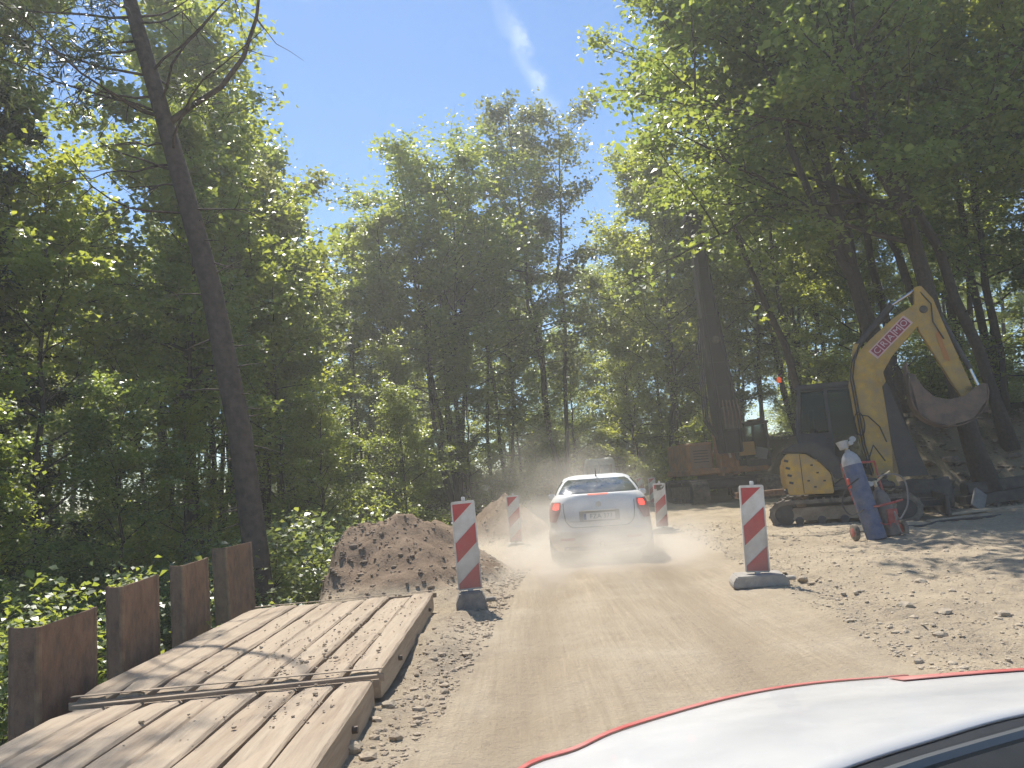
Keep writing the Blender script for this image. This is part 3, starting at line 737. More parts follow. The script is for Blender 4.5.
# ---------------------------------------------------------------- sheet piles
RUST = mat('rusted_steel', (0.29, 0.165, 0.10), 0.85, 0.1, scale=4.5, col2=(0.14, 0.085, 0.06), bump=0.6, bscale=35, dust=(0.33, 0.235, 0.165), dust_amt=.5, coords='Object', stretch=(1.6, 1.6, 1.3))
EDGE = mat('pile_cut_edge', (0.33, 0.22, 0.13), 0.7, 0.3, scale=9, col2=(.2, .12, .08))
def sheet_pile(label, b, top, web, flange, lean=(0, 0)):
    t = thing('sheet_pile', label, 'sheet pile', (b[0], b[1], -2.6))
    th = .016
    plan = [(-flange, .09), (-flange + .05, .055), (0, 0), (web[0] * .45, web[1] * .45), (web[0], web[1]), (web[0] + .05, web[1] + .02)]
    def strip(pl, z0, z1, mm, nm, thick=th):
        mb = MB(); L_, R_ = [], []
        for i, p in enumerate(pl):
            a = Vector(pl[max(i - 1, 0)]); c = Vector(pl[min(i + 1, len(pl) - 1)]); d = (c - a).normalized(); q = Vector((d.y, -d.x)) * thick / 2
            L_.append(Vector(p) + q); R_.append(Vector(p) - q)
        ring = L_ + R_[::-1]; k = len(ring); vs = []
        for z in (z0, z1):
            vs += [(p.x + lean[0] * (z), p.y + lean[1] * (z), z) for p in ring]
        fs = [tuple(range(k))[::-1], tuple(range(k, 2 * k))] if False else []
        m_ = len(pl)
        for o_ in (0, k):
            for i in range(m_ - 1): fs.append((o_ + i, o_ + i + 1, o_ + k - 2 - i, o_ + k - 1 - i))
        for i in range(k): fs.append((i, (i + 1) % k, k + (i + 1) % k, k + i))
        mb.add(vs, fs); return mb.build(nm, mm, t)
    H_ = top + 2.6
    strip(plan[:3], 0, H_, RUST, 'flange')
    strip(plan[2:5], 0, H_ + .0, RUST, 'web')
    for p, s in ((plan[2], .022), (plan[4], .02), (plan[0], .016)):
        mb = MB().tube([(p[0], p[1], 0), (p[0] + lean[0] * H_, p[1] + lean[1] * H_, H_ + .004)], s, 8); mb.build('interlock', EDGE if p != plan[0] else RUST, t)
    return t
sheet_pile('nearest rusty sheet pile at the left edge of the picture', (-3.27, 5.25), .70, (-.10, .86), .24)
sheet_pile('second rusty sheet pile from the left edge, broad and upright', (-3.32, 6.45), .81, (-.14, .92), .16, (-.004, 0))
sheet_pile('third rusty sheet pile, between the broad one and the narrow last one', (-3.53, 8.15), .82, (-.12, .92), .16, (-.012, 0))
sheet_pile('farthest rusty sheet pile, next to the leaning pine foot', (-3.66, 9.85), .88, (-.02, .95), .2, (-.03, 0))

# ---------------------------------------------------------------- striped barrier boards
WHITE_PL = mat('barrier_white', (0.72, 0.69, 0.64), 0.5, scale=5, col2=(0.6, 0.56, 0.5), dust=SAND, dust_z=(0.1, 1.0, .45), dust_amt=.3, coords='Object')
RED_PL = mat('barrier_red', (0.52, 0.045, 0.05), 0.5, scale=6, col2=(0.42, 0.045, 0.05), dust=SAND, dust_z=(0.1, 1.0, .35), dust_amt=.25, coords='Object')
RUBBER = mat('barrier_foot_rubber', (0.16, 0.155, 0.15), 0.9, scale=14, col2=(0.10, 0.10, 0.10), bump=.4, dust=(0.46, 0.39, 0.30), dust_amt=.75)
RUBBER_P = mat('barrier_foot_pale', (0.33, 0.31, 0.28), 0.9, scale=14, col2=(0.22, 0.21, 0.2), bump=.4, dust=(0.46, 0.39, 0.30), dust_amt=.8)
def clip_stripe(s0, s1, w, h, k):
    poly = [(0, 0), (w, 0), (w, h), (0, h)]          # x from left, d down from top
    def cut(poly, f):
        out = []
        for i in range(len(poly)):
            a, b_ = poly[i], poly[(i + 1) % len(poly)]; fa, fb = f(a), f(b_)
            if fa >= 0: out.append(a)
            if (fa >= 0) != (fb >= 0):
                u = fa / (fa - fb); out.append((a[0] + (b_[0] - a[0]) * u, a[1] + (b_[1] - a[1]) * u))
        return out
    poly = cut(poly, lambda p: p[1] + k * p[0] - s0)
    return cut(poly, lambda p: s1 - p[1] - k * p[0]) if poly else []
def barrier(label, x, y, rz, lean=0.0, back=0.0, foot=(.36, .62, .16), mfoot=None, worn=False, flip=False):
    t = thing('barrier_board', label, 'barrier', (x, y, gz(x, y) + .0), rz, 'striped barrier boards along the road')
    body = bpy.data.objects.new('panel', None)
    Wd, Hh, z0 = .275, 1.0, foot[2] + .015
    M = Matrix.Translation((0, 0, z0)) @ Matrix.Rotation(lean, 4, 'Y') @ Matrix.Rotation(back, 4, 'X')
    # panel: rounded-corner slab with a raised rim
    def rrect(w, h, r, n_=4):
        out = []
        for cx, cz, a0 in ((w / 2 - r, h - r, 0), (-w / 2 + r, h - r, 90), (-w / 2 + r, r, 180), (w / 2 - r, r, 270)):
            for i in range(n_ + 1): a = R(a0 + 90 * i / n_); out.append((cx + r * math.cos(a), cz + r * math.sin(a)))
        return out
    pan = MB().prism(rrect(Wd, Hh, .022), -.022, .022).build('panel', WHITE_PL, t, xf=M, bevel=.004)
    rim = MB(); o_, i_ = rrect(Wd, Hh, .022), rrect(Wd - .03, Hh - .03, .012); k = len(o_)
    vs = [(a, -.0225, c) for a, c in o_] + [(a, -.031, c) for a, c in o_] + [(a, -.031, c) for a, c in i_] + [(a, -.0225, c) for a, c in i_]
    fs = [(r_ * k + i, r_ * k + (i + 1) % k, (r_ + 1) * k + (i + 1) % k, (r_ + 1) * k + i) for r_ in range(3) for i in range(k)]
    rim.add(vs, fs).build('rim', WHITE_PL, pan, xf=M)
    w, h, kk = Wd - .034, Hh - .034, .9
    for s0, s1 in ((0.0, .215), (.455, .675), (.91, 1.3)):
        if worn and s0 == 0: s1 = .12
        pl = clip_stripe(s0, s1, w, h, kk)
        if len(pl) >= 3: MB().prism([(-w / 2 + a, Hh - .017 - d) for a, d in pl], -.027, -.0222).build('stripe', RED_PL, t, xf=M)
    # lug and lamp holder on top, post into the foot
    MB().box((.01, 0, Hh + .022), (.045, .03, .05), bev=.008).build('top_lug', WHITE_PL, t, xf=M)
    MB().box((0, 0, -.04), (.06, .05, .13)).build('post', WHITE_PL, t, xf=M)
    fw, fd, fh = foot
    mb = MB(); sec = [(-fw / 2, 0), (fw / 2, 0), (fw / 2, fh * .45), (fw / 2 - .05, fh), (-fw / 2 + .05, fh), (-fw / 2, fh * .45)]
    mb.prism(sec, -fd / 2, fd / 2).build('foot', mfoot or RUBBER, t, bevel=.012)
    MB().box((fw / 2 + .05, .05, fh * .4), (.12, .1, .045), bev=.01).build('foot_handle', mfoot or RUBBER, t)
    if worn:
        r = random.Random(4); mb = MB()
        for j in range(9): mb.add([(r.uniform(-.1, .1) + a * r.uniform(.02, .05), -.0285, .84 + r.uniform(0, .14) + c * r.uniform(.015, .04)) for a, c in ((0, 1), (-1, 0), (0, -1), (1, .3))], [(0, 1, 2, 3)])
        mb.build('scuff', mat('scuff', (.2, .17, .13), .9), pan, xf=M)
    return t
barrier('striped barrier board on a grey block beside the timber mat', -.66, 9.0, R(4), R(-1.2), 0, (.34, .40, .20))
barrier('striped barrier board on a pale flat foot right of the road', 2.66, 9.15, R(-8), R(2.5), R(-2), (.62, .42, .13), RUBBER_P)
barrier('striped barrier board in front of the farther spoil heap', -.18, 16.9, R(3), R(-.5), 0, (.40, .5, .12), RUBBER_P)
barrier('scuffed striped barrier board just right of the white car', 3.20, 18.1, R(-6), R(1.0), 0, (.55, .5, .12), RUBBER_P, worn=True)
barrier('far striped barrier board, right one of the distant pair', 5.22, 31.0, R(-5), R(1.5), 0, (.5, .5, .12))
barrier('far striped barrier board, left one of the distant pair next to the car', 5.35, 34.8, R(-5), R(-1), 0, (.5, .5, .12))

# ---------------------------------------------------------------- white saloon car ahead
PAINT = mat('white_paint_dusty', (0.80, 0.80, 0.78), 0.28, scale=3, col2=(.72, .72, .71), dust=(0.52, 0.46, 0.38), dust_z=(0.45, 1.3, .9), dust_amt=.35, coords='Object')
GLASS_D = mat('car_glass', (0.05, 0.06, 0.065), 0.06, scale=4, col2=(.07, .075, .07), dust=(.35, .32, .27), dust_amt=.35, spec=.9)
LAMP_R = mat('tail_lamp_red', (0.36, 0.10, 0.085), 0.3, dust=(0.36, 0.29, 0.24), dust_amt=.9)
LAMP_ON = mat('brake_lamp_lit', (0.9, 0.05, 0.03), 0.3, emit=((1.0, 0.07, 0.05), 1.3))
LAMP_3 = mat('third_brake_lamp', (0.8, 0.12, 0.06), 0.3, emit=((1.0, 0.20, 0.10), .5))
BLACK_PL = mat('black_plastic', (0.03, 0.03, 0.032), 0.6, dust=(.40, .34, .27), dust_amt=.5)
TYRE = mat('tyre', (0.03, 0.03, 0.03), 0.9, dust=(.42, .36, .28), dust_amt=.8)
RIM = mat('alloy', (0.4, 0.4, 0.4), 0.4, .8, dust=(.42, .36, .28), dust_amt=.7)
def outline_fn(rows):
    """rows: (z, y_rear, y_front, halfwidth, exponent) -> interpolating functions"""
    zs = [r[0] for r in rows]
    def f(z): return [float(np.interp(z, zs, [r[i] for r in rows])) for i in range(1, 5)]
    return f
def shell(rows, n_=56):
    P = []
    for z, yr, yf, w, e in rows:
        ring = []
        for i in range(n_):
            a = 2 * math.pi * i / n_
            c, s = math.cos(a), math.sin(a)
            ring.append((w * math.copysign(abs(s) ** (2 / e), s), (yr + yf) / 2 - (yf - yr) / 2 * math.copysign(abs(c) ** (2 / e), c), z))
        P.append(ring)
    mb = MB(); vs = [p for r in P for p in r]; k = len(P)
    fs = [(j * n_ + i, j * n_ + (i + 1) % n_, (j + 1) * n_ + (i + 1) % n_, (j + 1) * n_ + i) for j in range(k - 1) for i in range(n_)]
    fs += [tuple(range(n_)), tuple(range((k - 1) * n_, k * n_))]
    return mb.add(vs, fs)
BODY = [(.17, .14, 4.30, .70, 5), (.21, .08, 4.36, .78, 6), (.30, .03, 4.42, .85, 6.5), (.42, .0, 4.45, .875, 6.5), (.53, .01, 4.45, .885, 6.5), (.555, .035, 4.44, .885, 6.5), (.58, .065, 4.44, .885, 6.5), (.72, .085, 4.40, .885, 6.2), (.86, .11, 4.2, .875, 5.8), (.98, .14, 3.75, .845, 5.4), (1.06, .165, 3.35, .80, 5), (1.115, .19, 3.05, .745, 4.6), (1.135, .215, 2.95, .72, 4.4)]
HOUSE = [(1.10, .36, 3.05, .745, 6.0), (1.16, .46, 2.92, .73, 6.0), (1.25, .66, 2.72, .69, 5.6), (1.34, .92, 2.48, .635, 5), (1.40, 1.16, 2.25, .585, 4.4), (1.435, 1.42, 2.05, .49, 3.4), (1.452, 1.6, 1.9, .36, 3)]
bf, hf = outline_fn(BODY), outline_fn(HOUSE)
def rear_y(fn, x, z, off=0.0):
    yr, yf, w, e = fn(z)
    u = min(.9999, abs(x) / w)
    return (yr + yf) / 2 - (yf - yr) / 2 * (1 - u ** e) ** (1 / e) - off
def patch(fn, poly_rows, off, nx_=10):
    """poly_rows: (z, x0, x1) bottom to top, follows the rear surface"""
    P = []
    for z, x0, x1 in poly_rows: P.append([(x0 + (x1 - x0) * i / nx_, rear_y(fn, x0 + (x1 - x0) * i / nx_, z, off), z) for i in range(nx_ + 1)])
    return MB().grid(P)
def solid(o, th, off=1):
    m_ = o.modifiers.new('thickness', 'SOLIDIFY'); m_.thickness = th; m_.offset = off; return o
def wheel(parent, x, y, r=.315, w=.205, nm='wheel'):
    tx = x; s = 1 if x > 0 else -1
    ty = MB().lathe([(r * .66, -w / 2), (r * .92, -w / 2), (r, -w * .36), (r, w * .36), (r * .92, w / 2), (r * .66, w / 2)], (tx, y, r), 'X', 28).build('wheel', TYRE, parent, smooth=40)
    mb = MB().lathe([(r * .64, -w * .42), (r * .64, w * .42)], (tx, y, r), 'X', 24)
    for i in range(5):
        a = 2 * math.pi * i / 5; mb.bar((tx + s * w * .44, y, r), (tx + s * w * .44, y + r * .62 * math.cos(a), r + r * .62 * math.sin(a)), .05, .03)
    mb.build('rim', RIM, ty)
    return ty
car = thing('saloon_car', 'dusty white saloon car driving ahead with its brake lights on', 'car', (1.24, 12.72, gz(1.25, 13.5) - .015), R(-5.2))
car.rotation_euler = (0, R(.6), R(-5.2))
shell(BODY).build('body', PAINT, car, smooth=50)
shell(HOUSE).build('roof', PAINT, car, smooth=50)
rw = patch(hf, [(z, -q, q) for z, q in ((1.145, .665), (1.16, .66), (1.25, .615), (1.34, .555), (1.378, .50))], .020, 16).build('rear_window', GLASS_D, car, smooth=True)
for s in (-1, 1):   # side windows and pillars
    P = []
    for z, ya, yb in ((1.14, .75, 2.6), (1.22, .85, 2.45), (1.30, 1.0, 2.25), (1.355, 1.15, 2.1)):
        yr, yf, w, e = hf(z); yc, ly = (yr + yf) / 2, (yf - yr) / 2
        P.append([(s * (w * (1 - min(.999, abs((y_ - yc) / ly)) ** e) ** (1 / e) + .006), y_, z) for y_ in np.linspace(ya, yb, 14)])
    MB().grid(P).build('side_window', GLASS_D, car, smooth=True)
    # tail lamp wraps the corner
    def corner(rows, off, nx_=8):
        Pq = []
        for z, a0, a1 in rows:
            yr, yf, w, e = bf(z); row = []
            for i in range(nx_ + 1):
                a = R(a0 + (a1 - a0) * i / nx_); c_, s_ = math.cos(a), math.sin(a)
                row.append((s * ((w + off) * abs(s_) ** (2 / e)), (yr + yf) / 2 - ((yf - yr) / 2 + off) * abs(c_) ** (2 / e), z))
            Pq.append(row)
        return MB().grid(Pq)
    corner([(.70, 30, 52), (.78, 26, 56), (.88, 23, 60), (.96, 24, 62), (1.02, 28, 60)], .012).build('tail_lamp', LAMP_R, car, smooth=True)
    corner([(.90, 28, 42), (.95, 27, 44), (1.0, 30, 42)], .018).build('brake_lamp', LAMP_ON, car, smooth=True)
    wheel(car, s * .77, .86); wheel(car, s * .77, 3.50)
    MB().box((s * .885, 2.62, 1.06), (.14, .08, .11), bev=.03).build('wing_mirror', PAINT, car)
patch(bf, [(1.118, -.17, .17), (1.133, -.17, .17)], .012).build('third_brake_lamp', LAMP_3, car)
DKG = mat('dusty_gap', (0.10, 0.09, 0.08), .9, dust=(.3, .26, .21), dust_amt=.6)
# tailgate outline groove and its shaded handle ledge
gp = []
for a in np.linspace(0, 1, 40):
    x_ = -.56 + 1.12 * a; q = abs(a - .5) * 2
    z_ = .60 + .11 * max(0, (q - .72) / .28) ** 2.2
    gp.append((x_, rear_y(bf, x_, z_, .004), z_))
gp = [(-.585, rear_y(bf, -.585, 1.0, .004), 1.0), (-.58, rear_y(bf, -.58, .85, .004), .85)] + gp + [(.58, rear_y(bf, .58, .85, .004), .85), (.585, rear_y(bf, .585, 1.0, .004), 1.0)]
MB().tube(gp, .006, 5).build('tailgate_seam', DKG, car)
patch(bf, [(z, -.33, .33) for z in (.685, .77, .855)], .004).build('plate_recess', mat('plate_recess', (.30, .27, .235), .8), car)
MB().box((0, rear_y(bf, 0, .865, .03), .868), (.56, .05, .025), bev=.008).build('handle_bar', PAINT, car)
pl = MB().box((0, rear_y(bf, 0, .765, .012), .765), (.52, .012, .112), Matrix.Rotation(R(-7), 3, 'X'), bev=.004).build('number_plate', mat('plate_white', (.60, .57, .52), .5, dust=(.46, .40, .32), dust_amt=.6), car)
PM = Matrix.Translation((.03, rear_y(bf, 0, .765, .0205), .765)) @ Matrix.Rotation(R(83), 4, 'X')
text_obj('plate_text', 'FZA 377', .105, mat('plate_ink', (.09, .085, .08), .7, dust=(.4, .35, .28), dust_amt=.4), pl, PM, .001)
MB().box((-.236, rear_y(bf, 0, .765, .0195), .765), (.04, .004, .10), Matrix.Rotation(R(-7), 3, 'X')).build('plate_band', mat('plate_blue', (.08, .11, .24), .6, dust=(.4, .35, .28), dust_amt=.5), pl)
for s, wd in ((-1, .17), (1, .13)):     # chrome badge lettering, dulled by dust
    mb = MB()
    for i in range(6): mb.box((s * .44 - wd / 2 + wd * i / 5, rear_y(bf, s * .44, .70, .006), .70), (wd / 8, .006, .022))
    mb.build('badge', mat('badge', (.42, .39, .35), .4, .6), car)
MB().lathe([(.045, 0), (.045, .012), (.03, .016)], (0, 0, 0), 'Y', 16).build('emblem', mat('badge', (.42, .39, .35), .4, .6), car, xf=Matrix.Translation((0, rear_y(bf, 0, .96, .016), .96)))
patch(bf, [(z, -.70, .70) for z in (.19, .24, .30)], .006, 14).build('lower_bumper', BLACK_PL, car, smooth=True)
MB().bar((0, .12, .30), (0, -.10, .30), .05, .05).lathe([(.026, 0), (.03, .03), (.018, .06)], (0, -.10, .31), 'Z', 10).build('tow_bar', BLACK_PL, car)
for s in (-1, 1): patch(bf, [(z, s * .42, s * .66) for z in (.40, .44)], .006).build('reflector', LAMP_R, car)
MB().tube([(0, 1.28, 1.41), (0, 1.12, 1.50), (0, 1.02, 1.56)], [.012, .006, .003], 6).lathe([(.028, 0), (.018, .02)], (0, 1.28, 1.405), 'Z', 8).build('aerial', BLACK_PL, car)
MB().tube([(.45, .06, .22), (.45, .3, .22)], .03, 10).build('exhaust', STEEL_DARK, car)

# ---------------------------------------------------------------- white van far ahead
VW = mat('van_white', (0.82, 0.82, 0.80), 0.35, scale=2, col2=(.68, .68, .66), dust=(.45, .39, .31), dust_z=(.2, 1.4, .6), dust_amt=.25)
van = thing('white_van', 'white van far down the road, seen over the roof of the car', 'van', (4.35, 42.0, gz(4.35, 43)), R(-7))
V = [(.25, .05, 4.7, .80, 7), (.5, .0, 4.8, .90, 8), (1.1, .02, 4.75, .92, 8), (1.5, .05, 4.1, .90, 8), (1.95, .10, 3.6, .85, 7), (2.25, .16, 3.35, .80, 6), (2.36, .26, 3.2, .72, 5)]
vf = outline_fn(V)
shell(V).build('body', VW, van, smooth=50)
for x0, x1 in ((-.68, -.06), (.06, .68)): patch(vf, [(z, x0, x1) for z in (1.42, 1.7, 1.98)], .008).build('rear_window', GLASS_D, van)
MB().bar((0, -.0, .45), (0, .075, 2.15), .02, .02).build('door_seam', DKG, van)
for s in (-1, 1):
    patch(vf, [(z, s * .74, s * .86) for z in (.85, 1.1, 1.35)], .01, 3).build('tail_lamp', LAMP_R, van)
    wheel(van, s * .8, .9, .34, .22); wheel(van, s * .8, 3.9, .34, .22)
MB().box((0, -.02, .48), (1.7, .1, .2), bev=.03).build('bumper', BLACK_PL, van)

# ---------------------------------------------------------------- yellow excavator
YEL = mat('machine_yellow', (0.56, 0.34, 0.045), 0.5, scale=3.5, col2=(0.42, 0.25, 0.04), dust=(0.30, 0.24, 0.17), dust_amt=1.0, bump=.06)
YEL_ARM = YEL
BLK = mat('machine_black', (0.028, 0.028, 0.03), 0.5, scale=4, col2=(.04, .038, .036), dust=(.14, .12, .095), dust_amt=.4)
TRK = mat('crawler_rubber', (0.04, 0.037, 0.035), 0.9, scale=6, col2=(.09, .078, .065), dust=(.30, .25, .19), dust_amt=.85)
CHROME = mat('ram_chrome', (0.6, 0.6, 0.6), 0.25, 1.0)
BUCKET = mat('bucket_steel', (0.21, 0.14, 0.10), 0.6, .2, scale=4, col2=(.08, .06, .05), bump=.25, dust=(.22, .17, .13), dust_amt=.5)
HOSE = mat('rubber_hose', (0.025, 0.025, 0.025), 0.6, dust=(.2, .17, .14), dust_amt=.3)
CAB_GLASS = bpy.data.materials.new('cab_glass'); CAB_GLASS.use_nodes = True
_n, _l = CAB_GLASS.node_tree.nodes, CAB_GLASS.node_tree.links
_b = _n['Principled BSDF']; _b.inputs['Base Color'].default_value = (.03, .035, .035, 1); _b.inputs['Roughness'].default_value = .08
_t = _n.new('ShaderNodeBsdfTransparent'); _t.inputs['Color'].default_value = (.62, .68, .66, 1)
_m = _n.new('ShaderNodeMixShader'); _m.inputs[0].default_value = .3; _l.new(_t.outputs[0], _m.inputs[1]); _l.new(_b.outputs[0], _m.inputs[2])
_l.new(_m.outputs[0], [q for q in _n if q.type == 'OUTPUT_MATERIAL'][0].inputs['Surface'])
def crawler(parent, y0, w, L, hgt, nm='track', mt=None, shoes=40):
    """stadium shaped belt with cross bars; +X forward"""
    r = hgt / 2; a = L / 2 - r; path = []
    for i in range(13): t = R(-90 + 180 * i / 12); path.append((a + r * math.cos(t), r + r * math.sin(t)))
    for i in range(13): t = R(90 + 180 * i / 12); path.append((-a + r * math.cos(t), r + r * math.sin(t)))
    inn = [(x * (1 - .11 / L * 2), r + (z - r) * (1 - .085 / r)) for x, z in path]; k = len(path)
    vs = [(x, y0 - w / 2, z) for x, z in path] + [(x, y0 + w / 2, z) for x, z in path] + [(x, y0 + w / 2, z) for x, z in inn] + [(x, y0 - w / 2, z) for x, z in inn]
    fs = [(q * k + i, q * k + (i + 1) % k, ((q + 1) % 4) * k + (i + 1) % k, ((q + 1) % 4) * k + i) for q in range(4) for i in range(k)]
    tr = MB().add(vs, fs).build(nm, mt or TRK, parent, smooth=35)
    # grousers
    per = []; tot = 0
    for i in range(k): q = math.dist(path[i], path[(i + 1) % k]); per.append((tot, q, i)); tot += q
    mb = MB()
    for j in range(shoes):
        d = tot * j / shoes
        for t0, q, i in per:
            if t0 <= d < t0 + q:
                u = (d - t0) / q; p0, p1 = path[i], path[(i + 1) % k]
                x, z = p0[0] + (p1[0] - p0[0]) * u, p0[1] + (p1[1] - p0[1]) * u
                ang = math.atan2(p1[1] - p0[1], p1[0] - p0[0])
                mb.box((x, y0, z), (.05, w + .01, .05), Matrix.Rotation(-ang, 3, 'Y')); break
    mb.build('grouser', mt or TRK, tr)
    # side frame, sprocket, idler, rollers
    fm = MB().box((0, y0, r), (L - 2.3 * r, w * .78, hgt * .46), bev=.04)
    fm.build('track_frame', mat('track_frame', (.17, .12, .075), .8, dust=(.36, .30, .22), dust_amt=.9), tr)
    for x, rr in ((a, r * .80), (-a, r * .80)): MB().lathe([(rr * .3, -w * .42), (rr, -w * .38), (rr, w * .38), (rr * .3, w * .42)], (x, y0, r), 'Y', 20).build('drive_wheel', BLK, tr)
    for j in range(5): MB().lathe([(.05, -w * .43), (.09, -w * .41), (.09, w * .41), (.05, w * .43)], (-a * .75 + a * 1.5 * j / 4, y0, .16), 'Y', 12).build('roller', BLK, tr)
    return tr
EX = thing('excavator', 'yellow crawler excavator with raised boom, parked by the gas cylinders', 'excavator', (7.2, 17.6, gz(7.2, 17.3) - .05), R(-22))
crawler(EX, -.95, .42, 3.0, .60); crawler(EX, .95, .42, 3.0, .60)
MB().box((0, 0, .5), (1.5, 1.5, .28), bev=.05).lathe([(.55, .6), (.55, .74)], (0, 0, 0), 'Z', 24).build('undercarriage', BLK, EX)
MB().box((1.95, 0, .32), (.09, 2.3, .42), bev=.02).bar((.9, -.5, .35), (1.92, -.5, .35), .1, .12).bar((.9, .5, .35), (1.92, .5, .35), .1, .12).build('dozer_blade', BLK, EX)
# slewing deck
MB().box((-.05, 0, .80), (2.2, 2.05, .12), bev=.03).build('deck', BLK, EX)
# right side engine panel (yellow) with rounded tail
def tail_poly(x0, x1, n_=10):
    out = []
    for i in range(n_ + 1):
        a = R(-90 + 180 * i / n_)
        out.append((x0 + (1 - math.cos(a)) * .30, math.sin(a) * 1.06))
    return out
side = [(-1.06, .72), (-1.10, 1.12), (-1.07, 1.52), (-1.02, 1.62), (-.62, 1.58), (-.36, 1.38), (-.16, 1.12), (-.14, .70)]
pn = MB().prism(side, -1.06, -.98).build('side_panel', YEL, EX, bevel=.02)
for j in range(4):
    MB().box((-1.03 + .018 * j, -1.066, 1.46 - .16 * j), (.09, .012, .05), Matrix.Rotation(R(18), 3, 'Y')).build('vent_slot', BLK, pn)
for x, z in ((-.52, 1.33), (-.42, 1.16), (-.3, .98), (-.62, 1.0), (-.5, .86)):
    MB().box((x, -1.064, z), (.05, .012, .035)).build('vent_slot', BLK, pn)
MB().bar((-.74, -1.0655, .74), (-.74, -1.0655, 1.58), .012, .01).build('panel_seam', BLK, pn)
cw = [(-1.12, .72), (-1.20, 1.0), (-1.18, 1.42), (-1.04, 1.60), (-.62, 1.56), (-.62, .72)]
MB().prism(cw, -.975, .98).build('counterweight', YEL, EX, bevel=.06)
hd = [(-1.11, 1.585), (-1.06, 1.70), (-.86, 1.80), (-.48, 1.83), (-.12, 1.66), (.04, 1.42), (.06, 1.0), (-.1, 1.0), (-.14, 1.14), (-.35, 1.41), (-.61, 1.61), (-1.02, 1.645)]
MB().prism(hd, -1.075, .35).build('hood', BLK, EX, bevel=.025)
MB().prism([(-.60, .86), (-.14, .86), (.06, 1.0), (.55, .98), (.95, .9), (.95, .8), (-.6, .8)], -1.0, -.40).build('tool_box', BLK, EX, bevel=.02)
# cab on the far side: pillars, roof, glass
cab = MB()
c0 = [(-.72, 1.62), (.62, 1.05), (.78, 1.95), (.52, 3.02), (-.62, 3.06), (-.76, 2.1)]
for y_ in (-.06, .98):
    for i in range(len(c0)):
        p, q = c0[i], c0[(i + 1) % len(c0)]; cab.bar((p[0], y_, p[1]), (q[0], y_, q[1]), .08, .09)
for p in c0[1:]: cab.bar((p[0], -.06, p[1]), (p[0], .98, p[1]), .07, .07)
cab.bar((-.05, -.06, 1.4), (-.06, -.06, 3.04), .07, .09)
cb = cab.build('cab', BLK, EX)
MB().prism([(-.72, 3.05), (.58, 3.01), (.64, 3.08), (.4, 3.15), (-.6, 3.17), (-.74, 3.11)], -.12, 1.04).build('cab_roof', BLK, cb, bevel=.02)
MB().prism([(-.68, 2.12), (-.1, 2.08), (-.1, 2.98), (-.58, 3.0)], -.05, -.04).build('cab_window', CAB_GLASS, cb)
MB().prism([(-.02, 1.5), (.58, 1.15), (.73, 1.96), (.48, 2.97), (-.02, 2.99)], -.05, -.04).build('cab_window', CAB_GLASS, cb)
MB().prism([(-.68, 2.12), (.7, 1.9), (.48, 2.97), (-.58, 3.0)], .96, .97).build('cab_window', CAB_GLASS, cb)
MB().prism([(.60, 1.15), (.75, 1.95), (.50, 2.98), (.485, 2.98), (.735, 1.95), (.585, 1.15)], 0, .92).build('windscreen', CAB_GLASS, cb)
MB().prism([(-.7, 1.62), (-.05, 1.36), (.58, 1.08), (.58, 1.2), (-.04, 2.02), (-.7, 2.06)], -.035, .95).build('cab_lower_panel', BLK, cb)
MB().box((-.25, .42, 1.98), (.42, .48, .12), bev=.04).box((-.42, .42, 2.3), (.12, .46, .6), bev=.05).build('seat', BLK, cb)
MB().tube([(-.72, .05, 3.1), (-1.0, .05, 3.2), (-1.02, .05, 3.3)], .015, 6).build('beacon_arm', BLK, cb)
MB().lathe([(.05, 0), (.055, .08), (.03, .13)], (-1.02, .05, 3.3), 'Z', 12).build('beacon', mat('beacon_orange', (.8, .12, .03), .3, emit=((1, .12, .03), .25)), cb)
# boom: cranked box section in the plane y=-.1 of the machine
def band(path, widths, y0, y1):
    L_, R_ = [], []
    for i, p in enumerate(path):
        a, c_ = Vector(path[max(i - 1, 0)]), Vector(path[min(i + 1, len(path) - 1)]); d = (c_ - a).normalized(); q = Vector((-d.y, d.x))
        L_.append(Vector(p) + q * widths[i] / 2); R_.append(Vector(p) - q * widths[i] / 2)
    k = len(path); ring = L_ + R_[::-1]
    vs = [(p.x, y_, p.y) for y_ in (y0, y1) for p in ring]; m_ = 2 * k; fs = []
    for o_ in (0, m_):
        for i in range(k - 1): fs.append((o_ + i, o_ + i + 1, o_ + m_ - 2 - i, o_ + m_ - 1 - i))
    fs += [(i, (i + 1) % m_, m_ + (i + 1) % m_, m_ + i) for i in range(m_)]
    return MB().add(vs, fs)
bp = [(.90, .95), (.84, 1.6), (.80, 2.4), (.78, 3.0), (.88, 3.42), (1.2, 3.78), (1.7, 4.22), (2.12, 4.52)]
bm_ = band(bp, [.38, .60, .66, .68, .70, .58, .50, .36], -.24, .06).build('boom', YEL, EX, bevel=.018)
